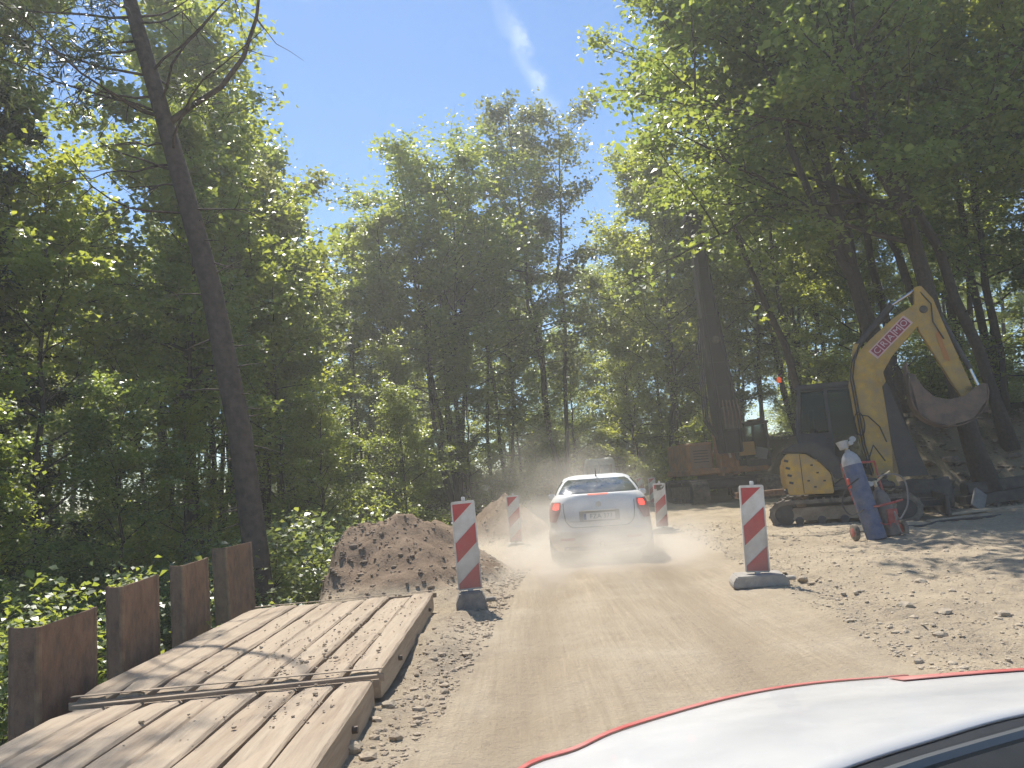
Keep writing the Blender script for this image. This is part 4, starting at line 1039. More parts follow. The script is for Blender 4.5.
# grey panel and rental lettering squares on the boom side
ang = math.atan2(4.30 - 3.72, 1.80 - 1.14)
DEC = mat('decal_pink', (.62, .42, .42), .6, dust=(.45, .36, .3), dust_amt=.4); SQ = mat('decal_red', (.28, .03, .055), .6, dust=(.35, .26, .2), dust_amt=.25); LT = mat('decal_letter', (.62, .5, .5), .6)
mid = Vector((1.42, -.2435, 3.985)); ax = Vector((math.cos(ang), 0, math.sin(ang))); upv = Vector((-math.sin(ang), 0, math.cos(ang)))
Rm = Matrix((( ax.x, 0, upv.x), (0, 1, 0), (ax.z, 0, upv.z)))
dp = MB().box(mid, (1.06, .004, .25), Rm).build('logo_panel', DEC, bm_)
for i, ch in enumerate('CRAMO'):
    c_ = mid + ax * (-.40 + .20 * i) + Vector((0, -.0035, 0))
    sq = MB().box(c_, (.172, .004, .195), Rm).build('logo_square', SQ, bm_)
    T_ = Matrix.Translation(c_ + Vector((0, -.0035, 0))) @ Rm.to_4x4() @ Matrix.Rotation(R(90), 4, 'X')
    text_obj('letter_' + ch.lower(), ch, .19, LT, bm_, T_, .0008)
# pivot plates, boom foot bracket
MB().prism([(.62, .74), (1.18, .74), (1.06, 1.14), (.9, 1.2), (.72, 1.12)], -.32, -.25).prism([(.62, .74), (1.18, .74), (1.06, 1.14), (.9, 1.2), (.72, 1.12)], .07, .14).build('boom_bracket', YEL, EX, bevel=.01)
MB().lathe([(.05, -.34), (.07, -.33), (.07, .15), (.05, .16)], (.90, 0, .97), 'Y', 14).build('pivot_pin', STEEL_DARK, EX)
MB().prism([(1.02, 3.02), (1.12, 2.92), (1.2, 3.02), (1.16, 3.3), (1.05, 3.4)], -.27, -.25).lathe([(.045, -.29), (.06, -.28), (.06, .09)], (1.1, 0, 3.06), 'Y', 12).build('cylinder_lug', YEL, bm_)
# boom ram and an added dark plate for the boom's shaded front face
MB().prism([(1.13, 3.0), (1.22, 3.0), (1.46, 2.1), (1.78, .92), (1.22, .92), (1.12, 2.0)], -.20, -.02).build('boom_shade_plate', BLK, EX, bevel=.01)
MB().tube([(1.30, -.09, .95), (1.20, -.09, 2.1)], .085, 12).build('boom_ram', BLK, EX)
MB().tube([(1.20, -.09, 2.1), (1.11, -.09, 3.05)], .045, 10).build('ram_rod', CHROME, EX)
# arm ram on top of the boom
MB().tube([(.70, -.09, 3.86), (1.55, -.09, 4.72)], .075, 12).build('arm_ram', BLK, EX)
MB().tube([(1.55, -.09, 4.72), (2.08, -.09, 5.0)], .04, 10).build('ram_rod', CHROME, EX)
MB().prism([(.58, 3.62), (.78, 3.72), (.78, 3.94), (.66, 3.96)], -.17, -.01).build('ram_bracket', YEL, EX)
# arm
arm = MB().prism([(2.02, 5.02), (2.16, 5.04), (2.36, 4.70), (2.44, 4.32), (2.66, 3.4), (2.86, 2.62), (2.80, 2.46), (2.60, 2.52), (2.30, 3.28), (2.0, 4.05), (1.96, 4.45)], -.22, .04).build('arm', YEL_ARM, EX, bevel=.015)
MB().lathe([(.06, -.26), (.085, -.25), (.085, .07), (.06, .08)], (2.14, 0, 4.50), 'Y', 14).build('arm_pin', STEEL_DARK, arm)
MB().prism([(2.36, 4.05), (2.30, 3.9), (2.40, 3.35), (2.50, 3.3)], -.235, -.222).build('arm_patch', mat('worn_orange', (.45, .19, .06), .7), arm)
MB().tube([(2.46, -.09, 4.28), (2.86, -.09, 3.1)], .06, 10).build('bucket_ram', BLK, EX)
MB().tube([(2.86, -.09, 3.1), (2.98, -.09, 2.66)], .035, 10).build('ram_rod', CHROME, EX)
MB().bar((2.72, -.2, 2.72), (3.02, -.2, 2.5), .04, .1).bar((2.72, .02, 2.72), (3.02, .02, 2.5), .04, .1).bar((3.02, -.09, 2.55), (3.0, -.09, 2.15), .16, .09).build('link', BUCKET, EX)
# bucket: curved shell, side cheeks, teeth, curled in towards the boom
bk = []
cx, cz, br = 2.35, 2.62, .70
for i in range(15):
    a = R(8 - 185 * i / 14); bk.append((cx + br * math.cos(a) * (1.0 if i < 9 else 1.02), cz + br * math.sin(a)))
bk = [(p[0], p[1]) for p in bk] + [(1.64, 3.12)]
W2 = .47
mb = MB().grid([[(x, -W2 - .09, z) for x, z in bk], [(x, W2 - .09, z) for x, z in bk]])
bko = mb.build('bucket', BUCKET, EX, smooth=30); solid(bko, .025)
inner = [(2.98, 2.74), (2.88, 2.70), (2.62, 2.52), (2.32, 2.47), (2.06, 2.56), (1.88, 2.78), (1.75, 3.08)]
for y_ in (-W2 - .09, W2 - .09):
    mbk = MB(); ou_ = [bk[round(i * (len(bk) - 1) / 6)] for i in range(7)]
    for a_ in range(6):
        mbk.prism([ou_[a_], ou_[a_ + 1], inner[a_ + 1], inner[a_]], y_ - .012, y_ + .012)
    mbk.build('cheek', BUCKET, bko)
for i in range(5):
    y_ = -W2 - .04 + (W2 * 2 - .1) * i / 4
    MB().box((1.63, y_, 3.24), (.045, .07, .26), taper=.6).build('tooth', BUCKET, bko)
# hoses along the boom
for dy, k_ in ((-.27, 0), (-.285, .05)):
    MB().tube([(.66 + k_, dy, 1.0), (.56 + k_, dy, 1.7), (.53 + k_, dy, 2.5), (.5 + k_, dy, 3.2), (.58 + k_, dy, 3.55), (.8, dy + .1, 3.95)], .017, 7).build('hose', HOSE, EX)
MB().tube([(.56 + .1 * math.cos(a) , -.275 - .01 * math.sin(a * 2), 2.15 + .26 * math.sin(a)) for a in np.linspace(0, 6.28, 18)], .014, 6).build('hose', HOSE, EX)
MB().tube([(.56, -.28, 2.35), (.75, -.29, 2.3), (.95, -.28, 2.05), (1.05, -.26, 1.7)], .014, 6).build('hose', HOSE, EX)
MB().tube([(2.1, -.2, 4.95), (2.3, -.25, 4.6), (2.28, -.26, 4.2), (2.44, -.25, 3.8)], .015, 6).build('hose', HOSE, EX)
MB().tube([(.55, -1.0, 1.2), (.75, -.8, 1.65), (.95, -.55, 1.3)], .016, 6).build('hand_rail', BLK, EX)

# ---------------------------------------------------------------- drill rig
ORA = mat('rig_orange', (0.55, 0.22, 0.05), 0.6, scale=3, col2=(.27, .12, .045), dust=(.28, .22, .16), dust_amt=.7)
MAST = mat('rig_mast', (0.014, 0.014, 0.015), 0.5, .2, scale=4, col2=(.022, .02, .02), dust=(.06, .05, .045), dust_amt=.3)
RG = thing('drill_rig', 'orange crawler drill rig with a tall dark leaning mast', 'drill rig', (8.0, 31.5, gz(8.0, 31) - .05), R(4))
for x_ in (-1.35, 1.45):
    tr = crawler(RG, 0, .62, 4.2, .95, shoes=44); tr.rotation_euler = (0, 0, R(-90)); tr.location = (x_, 0, 0)
MB().box((0, 0, .75), (2.4, 2.2, .4), bev=.08).lathe([(.8, .9), (.8, 1.12)], (0, 0, 0), 'Z', 24).build('undercarriage', BLK, RG)
MB().box((.15, .6, 1.25), (3.2, 3.4, .25), bev=.05).build('deck', ORA, RG)
MB().box((-.85, .7, 1.85), (1.05, 3.0, 1.15), bev=.08).build('engine_house', ORA, RG)
MB().box((-.85, -.82, 1.85), (.86, .03, .9), bev=.02).build('engine_door', mat('rig_door', (.30, .16, .09), .7, dust=(.3, .25, .2), dust_amt=.6), RG)
for j in range(5): MB().box((-.85, -.842, 1.65 + .11 * j), (.6, .012, .03)).build('louvre', BLK, RG)
# lifting frame: two cheek plates, cross box, rams
for x_ in (-.16, .46): MB().box((x_, -.9, 2.35), (.12, .7, 2.6), bev=.03).build('lift_frame', ORA, RG)
MB().box((.15, -.7, 1.7), (.55, .5, 1.0), bev=.04).build('frame_block', ORA, RG)
MB().box((.78, -1.5, 2.02), (.62, .12, .52), bev=.02).build('valve_box', mat('rig_yellow', (.50, .27, .05), .6, dust=(.3, .24, .17), dust_amt=.5), RG)
MB().tube([(.10, -1.5, 1.72), (-.28, -1.45, 3.95)], .05, 8).build('ram_rod', mat('pale_rod', (.5, .42, .3), .5), RG)
MB().tube([(.5, -1.2, 1.6), (.35, -1.3, 3.3)], .09, 10).build('ram', BLK, RG)
# mast: tapering lattice-stiffened box
ms = [(.10, 1.9, .80), (.06, 3.4, .92), (-.06, 5.2, .80), (-.18, 7.4, .66), (-.30, 9.6, .54), (-.38, 11.1, .50)]
vs = []
for x_, z_, w_ in ms: vs += [(x_ - w_ / 2, -1.9, z_), (x_ + w_ / 2, -1.9, z_), (x_ + w_ / 2, -1.9 + w_ * .8, z_), (x_ - w_ / 2, -1.9 + w_ * .8, z_)]
fs = [(j * 4 + i, j * 4 + (i + 1) % 4, j * 4 + 4 + (i + 1) % 4, j * 4 + 4 + i) for j in range(5) for i in range(4)] + [(3, 2, 1, 0), (20, 21, 22, 23)]
mast = MB().add(vs, fs).build('mast', MAST, RG, bevel=.03)
for s in (-1, 1):
    MB().tube([(x_ + s * w_ * .36, -1.95, z_) for x_, z_, w_ in ms], .05, 6).build('guide_rail', MAST, mast)
for j in range(9):
    z_ = 2.6 + j * .95; x_ = float(np.interp(z_, [m_[1] for m_ in ms], [m_[0] for m_ in ms])); w_ = float(np.interp(z_, [m_[1] for m_ in ms], [m_[2] for m_ in ms]))
    MB().box((x_, -1.925, z_), (w_ * 1.02, .06, .07)).build('rib', MAST, mast)
MB().box((-.40, -1.6, 11.25), (.70, .8, .22), bev=.03).box((-.38, -1.5, 11.5), (.5, .3, .35)).build('mast_head', MAST, mast)
MB().lathe([(.10, -.03), (.16, 0), (.10, .03)], (-.12, -1.97, 6.3), 'Y', 14).build('sheave', STEEL_DARK, mast)
MB().box((.06, -2.05, 3.2), (.6, .35, .9), bev=.05).build('drill_head', BLK, RG)
for dx_ in (-.75, -.66, -.58):
    MB().tube([(.0 + dx_ * .4, -1.5, 2.4), (dx_ - .1, -1.7, 3.2), (dx_ - .1, -1.8, 4.6), (dx_ - .02, -1.8, 6.0), (dx_ + .08, -1.8, 7.2)], .035, 6).build('hose', HOSE, RG)
for i in range(5): MB().tube([(-.22 + .14 * i, -2.2, 3.9), (-.22 + .15 * i, -2.28, 3.4), (-.2 + .15 * i, -2.2, 2.8)], .03, 6).build('hose', mat('hose_rust', (.16, .1, .07), .8), RG)
# cab on the right
cabr = MB()
for x_ in (.92, 1.82):
    for y_ in (-1.05, .35): cabr.bar((x_, y_, 1.35), (x_, y_, 3.0), .09, .09)
rc = cabr.box((1.37, -.35, 3.03), (1.08, 1.62, .12), bev=.04).box((1.37, -.35, 1.45), (1.0, 1.5, .3), bev=.03).build('cab', BLK, RG)
MB().box((1.37, -1.06, 2.3), (.82, .02, 1.3)).build('windscreen', CAB_GLASS, rc)
for x_ in (.925, 1.815): MB().box((x_, -.35, 2.3), (.02, 1.3, 1.3)).build('cab_window', CAB_GLASS, rc)
MB().box((1.5, -1.09, 1.82), (.5, .05, .42), Matrix.Rotation(R(14), 3, 'Y'), bev=.02).build('front_guard', mat('guard_grey', (.25, .25, .23), .6), rc)
MB().box((1.45, -.8, 3.14), (.5, .2, .06)).lathe([(.06, 0), (.06, .12)], (1.7, -.7, 3.1), 'Z', 10).build('roof_lamp', ORA, rc)

# ---------------------------------------------------------------- gas cylinders and trolley
BLUE = mat('cylinder_blue', (0.05, 0.085, 0.18), 0.55, scale=7, col2=(.04, .06, .12), dust=(.25, .24, .24), dust_amt=.6)
GREYP = mat('cylinder_grey', (0.42, 0.42, 0.42), 0.5, scale=9, col2=(.3, .3, .3), dust=(.4, .36, .3), dust_amt=.4)
REDP = mat('trolley_red', (0.42, 0.04, 0.03), 0.5, scale=9, col2=(.3, .035, .03), dust=(.35, .28, .22), dust_amt=.5)
BRN = mat('cylinder_brown', (0.16, 0.13, 0.11), 0.6, scale=9, col2=(.10, .085, .08), dust=(.3, .26, .2), dust_amt=.5)
BRASS = mat('brass', (0.5, 0.42, 0.28), 0.35, .8)
def gz2(x, y): return gz(x, y)
def lean_m(base, top):
    d = (Vector(top) - Vector(base)).normalized(); return Matrix.Translation(base) @ Vector((0, 0, 1)).rotation_difference(d).to_matrix().to_4x4()
b0 = Vector((5.70, 12.75, gz(5.70, 12.75) - .02)); b1 = Vector((5.50, 13.05, 1.65))
g1 = thing('gas_cylinder', 'tall blue gas cylinder with grey shoulder leaning on a trolley', 'gas cylinder', b0)
Mx = Matrix.Translation(-b0) @ lean_m(b0, b1)
MB().lathe([(.12, 0), (.15, .02), (.155, .06), (.155, 1.26)], n=24).build('body', BLUE, g1, smooth=40, xf=Mx)
MB().lathe([(.1552, 1.26), (.150, 1.34), (.125, 1.41), (.08, 1.47), (.045, 1.50), (.04, 1.53)], n=24).build('shoulder', GREYP, g1, smooth=40, xf=Mx)
MB().lathe([(.02, 1.53), (.028, 1.56), (.028, 1.62), (.04, 1.64), (.04, 1.66)], n=12).tube([(0, 0, 1.59), (.12, -.04, 1.62)], .018, 8).build('valve', BRASS, g1, xf=Mx)
MB().lathe([(.05, 0), (.052, .035), (.03, .045)], (0, 0, 0), 'Y', 14).build('gauge', GREYP, g1, xf=Mx @ Matrix.Translation((.13, -.06, 1.68)))
MB().lathe([(.07, 1.55), (.085, 1.62), (.10, 1.68)], (-.04, 0, .0), 'Z', 14).build('valve_guard', GREYP, g1, xf=Mx)
MB().lathe([(.04, 0), (.04, .03)], (0, 0, 0), 'Y', 12).build('gauge', GREYP, g1, xf=Mx @ Matrix.Translation((.06, -.1, 1.62)))
MB().box((-.15, -.02, .98), (.06, .05, .17), bev=.02).build('torch_handle', mat('torch_red', (.6, .08, .04), .5), g1, xf=Mx)
c0_ = Vector((6.02, 12.85, gz(6.02, 12.85) - .02)); c1_ = Vector((5.88, 13.1, 1.2))
g2 = thing('gas_cylinder', 'short brown gas cylinder beside the tall blue one', 'gas cylinder', c0_)
My = Matrix.Translation(-c0_) @ lean_m(c0_, c1_)
MB().lathe([(.09, 0), (.13, .03), (.135, .08), (.135, .62), (.12, .70), (.08, .77), (.04, .80), (.038, .84)], n=24).build('body', BRN, g2, smooth=40, xf=My)
MB().lathe([(.02, .84), (.03, .87), (.03, .95)], n=10).tube([(-.02, 0, .92), (-.13, -.05, .95), (-.2, -.1, .93)], .016, 8).tube([(.02, 0, .92), (.16, -.02, 1.0), (.3, -.02, 1.05)], .014, 8).build('valve', BRASS, g2, xf=My)
for p in ((-.2, -.1, .86), (-.12, -.12, .9)): MB().lathe([(.04, 0), (.042, .03)], (0, 0, 0), 'Y', 12).build('gauge', GREYP, g2, xf=My @ Matrix.Translation(p))
tl = thing('cylinder_trolley', 'red steel trolley holding the two gas cylinders', 'trolley', (5.95, 13.0, gz(5.95, 13.)))
zz = tl.location.z
MB().tube([(-.28, .05, .12), (-.42, .22, .9), (-.46, .26, 1.25)], .018, 8).tube([(.24, .05, .12), (.12, .22, .95), (.1, .25, 1.25)], .018, 8).tube([(-.46, .26, 1.25), (.1, .25, 1.25)], .018, 8).tube([(-.38, .2, .7), (.15, .2, .7)], .016, 8).build('frame', REDP, tl)
MB().box((.06, -.22, .25), (.17, .03, .44), bev=.01).build('front_plate', REDP, tl)
MB().tube([(-.36, -.15, .52), (-.2, -.36, .54), (.06, -.34, .58), (.26, -.2, .6)], .02, 6).build('clamp_band', REDP, tl)
MB().tube([(-.30, -.25, .32), (-.15, -.38, .24), (.05, -.36, .28)], .008, 5).build('chain', REDP, tl)
for x_ in (-.50, .30):
    MB().lathe([(.05, -.04), (.125, -.035), (.135, -.02), (.135, .02), (.125, .035), (.05, .04)], (x_, -.02, .12), 'X', 20).build('wheel', TYRE, tl, smooth=40)
    MB().lathe([(.03, -.05), (.075, -.043), (.075, .043), (.03, .05)], (x_, -.02, .12), 'X', 14).build('hub', REDP, tl)
MB().tube([(-.5, -.02, .12), (.3, -.02, .12)], .012, 6).build('axle', STEEL_DARK, tl)
hs = [(-.42, -.25, 1.0), (-.62, -.2, .85), (-.72, -.2, .6), (-.62, -.25, .42), (-.42, -.3, .5)]
def smooth_path(p, k=6):
    p = [Vector(q) for q in p]; out = []
    for i in range(len(p) - 1):
        a, b_, c_, d = p[max(i - 1, 0)], p[i], p[i + 1], p[min(i + 2, len(p) - 1)]
        for j in range(k):
            t = j / k; out.append(.5 * ((2 * b_) + (c_ - a) * t + (2 * a - 5 * b_ + 4 * c_ - d) * t * t + (3 * b_ - a - 3 * c_ + d) * t ** 3))
    return out + [p[-1]]
o = MB().tube(smooth_path(hs), .012, 6).build('gas_hose', HOSE, None); o.location = tl.location; tag(o, 'dark hose looping from the blue cylinder neck', 'hose')
o = MB().tube(smooth_path([(.0, 0, 1.0), (.25, -.05, 1.02), (.42, -.05, .9), (.40, -.1, .55), (.28, -.12, .35), (.12, -.28, .3), (.05, -.32, .42), (.12, -.3, .1), (.3, -.2, .03)]), .013, 6).build('gas_hose', mat('hose_grey', (.2, .18, .17), .6), None); o.location = tl.location; tag(o, 'grey hose looping right from the short brown cylinder', 'hose')

# ---------------------------------------------------------------- clutter on the right
ROLL = mat('dark_roll', (0.05, 0.048, 0.047), .8, scale=6, col2=(.085, .078, .07), bump=.4, dust=(.2, .17, .14), dust_amt=.5)
x_, y_ = 8.9, 18.6
rl = thing('membrane_roll', 'thick dark roll of sheeting lying on the ground under the bucket', 'roll', (x_, y_, gz(x_, y_) + .02), R(-12))
sp_ = []
for i in range(64): a = i / 63 * 6.28 * 3; r_ = .16 + .22 * i / 63; sp_.append((r_ * math.cos(a), .38 + r_ * math.sin(a)))
mb = MB(); rows = []
for i, xx_ in enumerate(np.linspace(-1.0, 1.15, 9)): rows.append([(xx_ + .02 * math.sin(j * .7), p[0] * (1 + .05 * math.sin(i * 1.7 + j * .2)), max(.0, p[1] * (1 - .04 * math.sin(i * 2.1)))) for j, p in enumerate(sp_)])
solid(mb.grid(rows).build('sheet', ROLL, rl, smooth=60), .012)
MB().tube([(-1.03, 0, .38), (1.18, 0, .38)], .15, 14).build('core', ROLL, rl)
BEAM = mat('dark_beam', (0.06, 0.052, 0.046), .9, scale=5, col2=(.10, .085, .07), bump=.4, dust=(.2, .17, .14), dust_amt=.4)
for i, (dx_, dy_, dz_, rz_, lb) in enumerate(((0, 0, 0, 3, 'lower front dark timber beam at the right edge'), (.1, .42, 0, 1, 'lower back dark timber beam at the right edge'), (.15, .2, .27, 5, 'top dark timber beam of the pile at the right edge'))):
    X0, Y0 = 11.6 + dx_, 18.4 + dy_
    b_ = MB().box((0, 0, .12), (2.6, .30, .24), bev=.02).build('squared_timber', BEAM); b_.location = (X0, Y0, gz(11.2, 18.2) + .12 + dz_); b_.rotation_euler = (0, R(-3), R(rz_)); tag(b_, lb, 'beam', 'dark beams at the right edge')
b_ = MB().box((0, 0, .25), (.34, .06, .5), bev=.01).build('concrete_slab', mat('pale_slab', (.24, .23, .21), .8, scale=6, col2=(.17, .16, .15))); b_.location = (10.35, 17.9, gz(10.35, 17.9)); b_.rotation_euler = (R(-18), R(38), R(10)); tag(b_, 'small grey slab leaning against the dark beams', 'slab')
for (X0, Y0, L_, rz_, lb) in ((9.6, 16.2, 1.9, 6, 'pale board coloured as a sun dapple, lying on the ground below the dark beams'), (8.5, 15.3, 1.3, 4, 'short pale board coloured as a sun dapple, lying on the ground near the cylinders')):
    b_ = MB().box((0, 0, .02), (L_, .14, .04), bev=.006).build('board', mat('dapple_pale', (.42, .35, .26), .9, scale=5, col2=(.3, .24, .17))); b_.location = (X0, Y0, gz(X0, Y0) + .03); b_.rotation_euler = (0, R(-1), R(rz_)); tag(b_, lb, 'board')  # stand in for bright sun dapples; the light is put into the pale colour
o = MB().tube(smooth_path([(6.6, 14.9, gz(6.6, 14.9) + .02), (7.3, 14.6, gz(7.3, 14.6) + .02), (7.9, 14.9, gz(7.9, 14.9) + .02), (8.5, 14.7, gz(8.5, 14.7) + .02), (9.1, 15.0, gz(9.1, 15) + .02)]), .025, 6).build('gas_hose', HOSE); tag(o, 'black hose lying on the shaded ground right of the cylinders', 'hose')
b_ = MB().box((0, 0, .17), (3.4, .30, .03)).box((0, 0, .015), (3.4, .30, .03)).box((0, 0, .09), (3.4, .03, .14)).build('steel_profile', RUST); b_.location = (8.6, 25.2, gz(8.6, 25.2) + .32); b_.rotation_euler = (0, 0, R(2)); tag(b_, 'rusty steel beam lying between the drill rig and the excavator', 'beam')
for X0 in (7.4, 9.8):
    c_ = MB().box((0, 0, .17), (.2, .5, .34), bev=.02).build('support_block', BEAM); c_.location = (X0, 25.2, gz(X0, 25.2) - .01); tag(c_, 'timber block under the ' + ('left' if X0 < 8 else 'right') + ' end of the rusty steel beam', 'block')
mp_ = thing('marker_post', 'small red and white marker post beside the drill rig cab', 'post', (9.75, 28.6, gz(9.75, 28.6)))
MB().box((0, 0, .62), (.07, .07, 1.24)).build('post', WHITE_PL, mp_)
for z_ in (.98, 1.18): MB().box((0, 0, z_), (.09, .09, .11)).build('red_band', RED_PL, mp_)
sg = thing('round_sign', 'orange red round sign on a post at the right edge of the picture', 'sign', (11.62, 17.0, gz(11.62, 17.)))
MB().tube([(0, 0, 0), (0, 0, 2.45)], .03, 10).build('post', GREYP, sg)
MB().lathe([(.29, -.006), (.30, 0), (.29, .006)], (0, -.04, 2.2), 'Y', 28).build('disc', mat('sign_red', (.62, .10, .06), .5, dust=SAND, dust_amt=.2), sg)

# ---------------------------------------------------------------- bonnet of the car the picture is taken from
OWN = mat('bonnet_white', (0.52, 0.52, 0.515), 0.30, scale=2, col2=(.50, .50, .49), dust=(.48, .46, .42), dust_amt=.45, bump=.01, bscale=260)
OWN.node_tree.nodes['Principled BSDF'].inputs['Coat Weight'].default_value = .25
OWN.node_tree.nodes['Principled BSDF'].inputs['Coat Roughness'].default_value = .06
STRIPE = mat('bonnet_red', (0.46, 0.07, 0.06), .4, dust=(.5, .38, .32), dust_amt=.6)
COWL = mat('cowl_black', (0.022, 0.024, 0.028), .35, scale=20, col2=(.03, .032, .036))
own = thing('own_car', 'white bonnet with a red edge stripe of the car the view is from', 'car', (.9, .9, 0))
oo = Vector((.9, .9, 0))
E_ = smooth_path([(-.16, .98, .955), (-.04, 1.30, .945), (.06, 1.42, .932), (.16, 1.55, .92), (.40, 1.75, .90), (.61, 1.88, .88), (.83, 1.95, .862), (1.24, 2.04, .832), (1.62, 1.95, .835), (1.82, 1.62, .87), (1.9, 1.2, .90)], 5)
C_ = smooth_path([(-.14, .60, 1.02), (-.02, .70, 1.035), (.08, .77, 1.04), (.16, .83, 1.042), (.34, .95, 1.04), (.5, 1.05, 1.03), (.69, 1.15, 1.02), (.95, 1.22, 1.01), (1.3, 1.18, 1.0), (1.6, 1.0, .99), (1.8, .7, .98)], 5)
def hood_pt(i, t, up=0.0):
    a, c_ = C_[i], E_[i]
    p = a.lerp(c_, t); p = p + Vector((0, 0, .006 * math.sin(math.pi * min(1, t)) + up)); return p - oo
NT = 14
ts = list(np.linspace(0, 1, NT))
P = [[hood_pt(i, t) for i in range(len(E_))] for t in ts]
# rolled edge going down into wing and grille
cen = Vector((.85, 1.2, 0))
for dn, ou in ((.012, .022), (.05, .05), (.14, .075), (.32, .095), (.55, .09)):
    P.append([(E_[i] + Vector(((E_[i] - cen).x, (E_[i] - cen).y, 0)).normalized() * ou - Vector((0, 0, dn))) - oo for i in range(len(E_))])
hd_ = solid(MB().grid(P).build('bonnet', OWN, own, smooth=60), .004, -1)
n_e = len(E_)
def stripe(i0, i1, t0, t1):
    rows = [[hood_pt(i, min(1, t0 + (t1 - t0) * q), .0025) for i in range(i0, i1 + 1)] for q in (0, .25, .5, .75, 1)]
    return solid(MB().grid(rows).build('red_stripe', STRIPE, own, smooth=True), .0015, 1)
stripe(0, 31, .945, 1.0)
stripe(30, n_e - 1, .74, .90)
# small badge dent and crease
rows = [[(C_[i] - oo) + Vector((0, -q * .30, -.004 - q * .05)) for i in range(len(C_))] for q in (0, .1, .35, .7, 1)]
cw_ = solid(MB().grid(rows).build('cowl', COWL, own, smooth=True), .004, -1)
GR = mat('wiper_grey', (.10, .105, .11), .4)
wp = [C_[i] - oo + Vector((.0, -.075 - .004 * k_, .012)) for k_, i in enumerate(range(20, 36, 3))]
MB().tube(wp, .008, 6).build('wiper', GR, own)
wp = [C_[i] - oo + Vector((.0, -.10 - .006 * k_, .006)) for k_, i in enumerate(range(18, 26, 2))]
MB().tube(wp, .006, 6).build('wiper', GR, own)
q = C_[21] - oo + Vector((0, -.085, .0)); MB().lathe([(.016, 0), (.014, .012), (.006, .02)], tuple(q), 'Z', 10).build('washer_nozzle', mat('nozzle', (.35, .35, .36), .4), own)
# pale strip behind the cowl, towards the right
rows = [[(C_[i] - oo) + Vector((0, -.19 - qq * .16, -.016 - qq * .02)) for i in range(24, 48)] for qq in (0, .5, 1)]
solid(MB().grid(rows).build('pale_strip', mat('strip_pale', (.52, .5, .47), .6), own, smooth=True), .004, 1)
for s, X0 in ((-1, -.03), (1, 1.70)):
    MB().lathe([(.2, -.1), (.29, -.1), (.315, -.07), (.315, .07), (.29, .1), (.2, .1)], (X0 - .9, 1.18 - .9, .315), 'X', 26).build('wheel', TYRE, own, smooth=40)
for i0, i1 in ((6, 14), (37, 44)):
    MB().grid([[E_[i] + Vector(((E_[i] - cen).x, (E_[i] - cen).y, 0)).normalized() * .1 - oo - Vector((0, 0, dn)) for i in range(i0, i1)] for dn in (.15, .3)]).build('headlamp', mat('headlamp', (.5, .5, .5), .1), own)

# ---------------------------------------------------------------- loose stones and clods
STONE = mat('field_stone', (0.48, 0.40, 0.30), .95, scale=9, col2=(.38, .31, .225), bump=.5, dust=(.48, .395, .28), dust_amt=.9)
CLOD = mat('soil_clod', (0.27, 0.205, 0.145), .95, scale=9, col2=(.2, .15, .11), bump=.6)
SANDC = mat('sand_clod', (0.44, 0.355, 0.255), .95, scale=9, col2=(.33, .26, .185), bump=.6)
def rock_arrays(seed, sub=1):
    bm = bmesh.new(); bmesh.ops.create_icosphere(bm, subdivisions=sub, radius=1.0); r = random.Random(seed)
    for v in bm.verts: v.co *= r.uniform(.72, 1.15); v.co.z *= .68
    V_ = np.array([tuple(v.co) for v in bm.verts]); F_ = np.array([[v.index for v in f.verts] for f in bm.faces]); bm.free(); return V_, F_
def scatter(name, pts, sizes, m, label, seed):
    rs = np.random.RandomState(seed); base = [rock_arrays(seed + i) for i in range(5)]
    V_, F_ = [], []; off = 0
    for (x, y), s in zip(pts, sizes):
        v, f = base[rs.randint(5)]; a = rs.uniform(0, 6.28); c, si = math.cos(a), math.sin(a)
        q = v * s * np.array([rs.uniform(.8, 1.4), rs.uniform(.7, 1.2), rs.uniform(.6, 1.1)])
        q = np.stack([q[:, 0] * c - q[:, 1] * si + x, q[:, 0] * si + q[:, 1] * c + y, q[:, 2] + s * .2], -1)
        V_.append(q); F_.append(f + off); off += len(v)
    V_ = np.concatenate(V_); F_ = np.concatenate(F_)
    zz_ = height(np.repeat([p[0] for p in pts], len(base[0][0])), np.repeat([p[1] for p in pts], len(base[0][0])))
    V_[:, 2] += zz_
    me = bpy.data.meshes.new(name); me.from_pydata(V_.tolist(), [], F_.tolist()); me.materials.append(m)
    o = link(name, me); return tag(o, label, name.replace('_', ' '), kind='stuff')
rs = np.random.RandomState(12); pts, szs = [], []
while len(pts) < 10000:
    y = 4 + 16 * rs.rand() ** 1.5; x = float(road_c(y)) + 1.7 + rs.exponential(1.9)
    if x > 12: continue
    pts.append((x, y)); szs.append(np.clip(rs.lognormal(-4.95, .6), .004, .05))
scatter('gravel', pts, szs, STONE, 'loose gravel and small stones over the sandy ground right of the road', 61)
pts, szs = [], []
while len(pts) < 2600:
    y = 3 + 9.5 * rs.rand(); x = float(road_c(y)) - 1.30 - rs.gamma(2.0, .16)
    if x < -1.0 and y < 9.1: continue
    pts.append((x, y)); szs.append(np.clip(rs.lognormal(-4.95, .7), .004, .045))
scatter('loose_clods', pts, szs, SANDC, 'crumbled soil and stones along the edge of the timber mats', 67)
pts, szs = [], []
for _ in range(3000):
    cx_, cy_, a_, b_ = ((-1.95, 12.4, 1.5, 2.3), (-.42, 20.3, 1.3, 2.5), (-3.0, 12, 1.2, 1.6))[rs.randint(3)]
    a = rs.uniform(0, 6.28); r_ = rs.rand() ** .5; pts.append((cx_ + a_ * r_ * math.cos(a), cy_ + b_ * r_ * math.sin(a))); szs.append(np.clip(rs.lognormal(-4.35, .6), .006, .07))
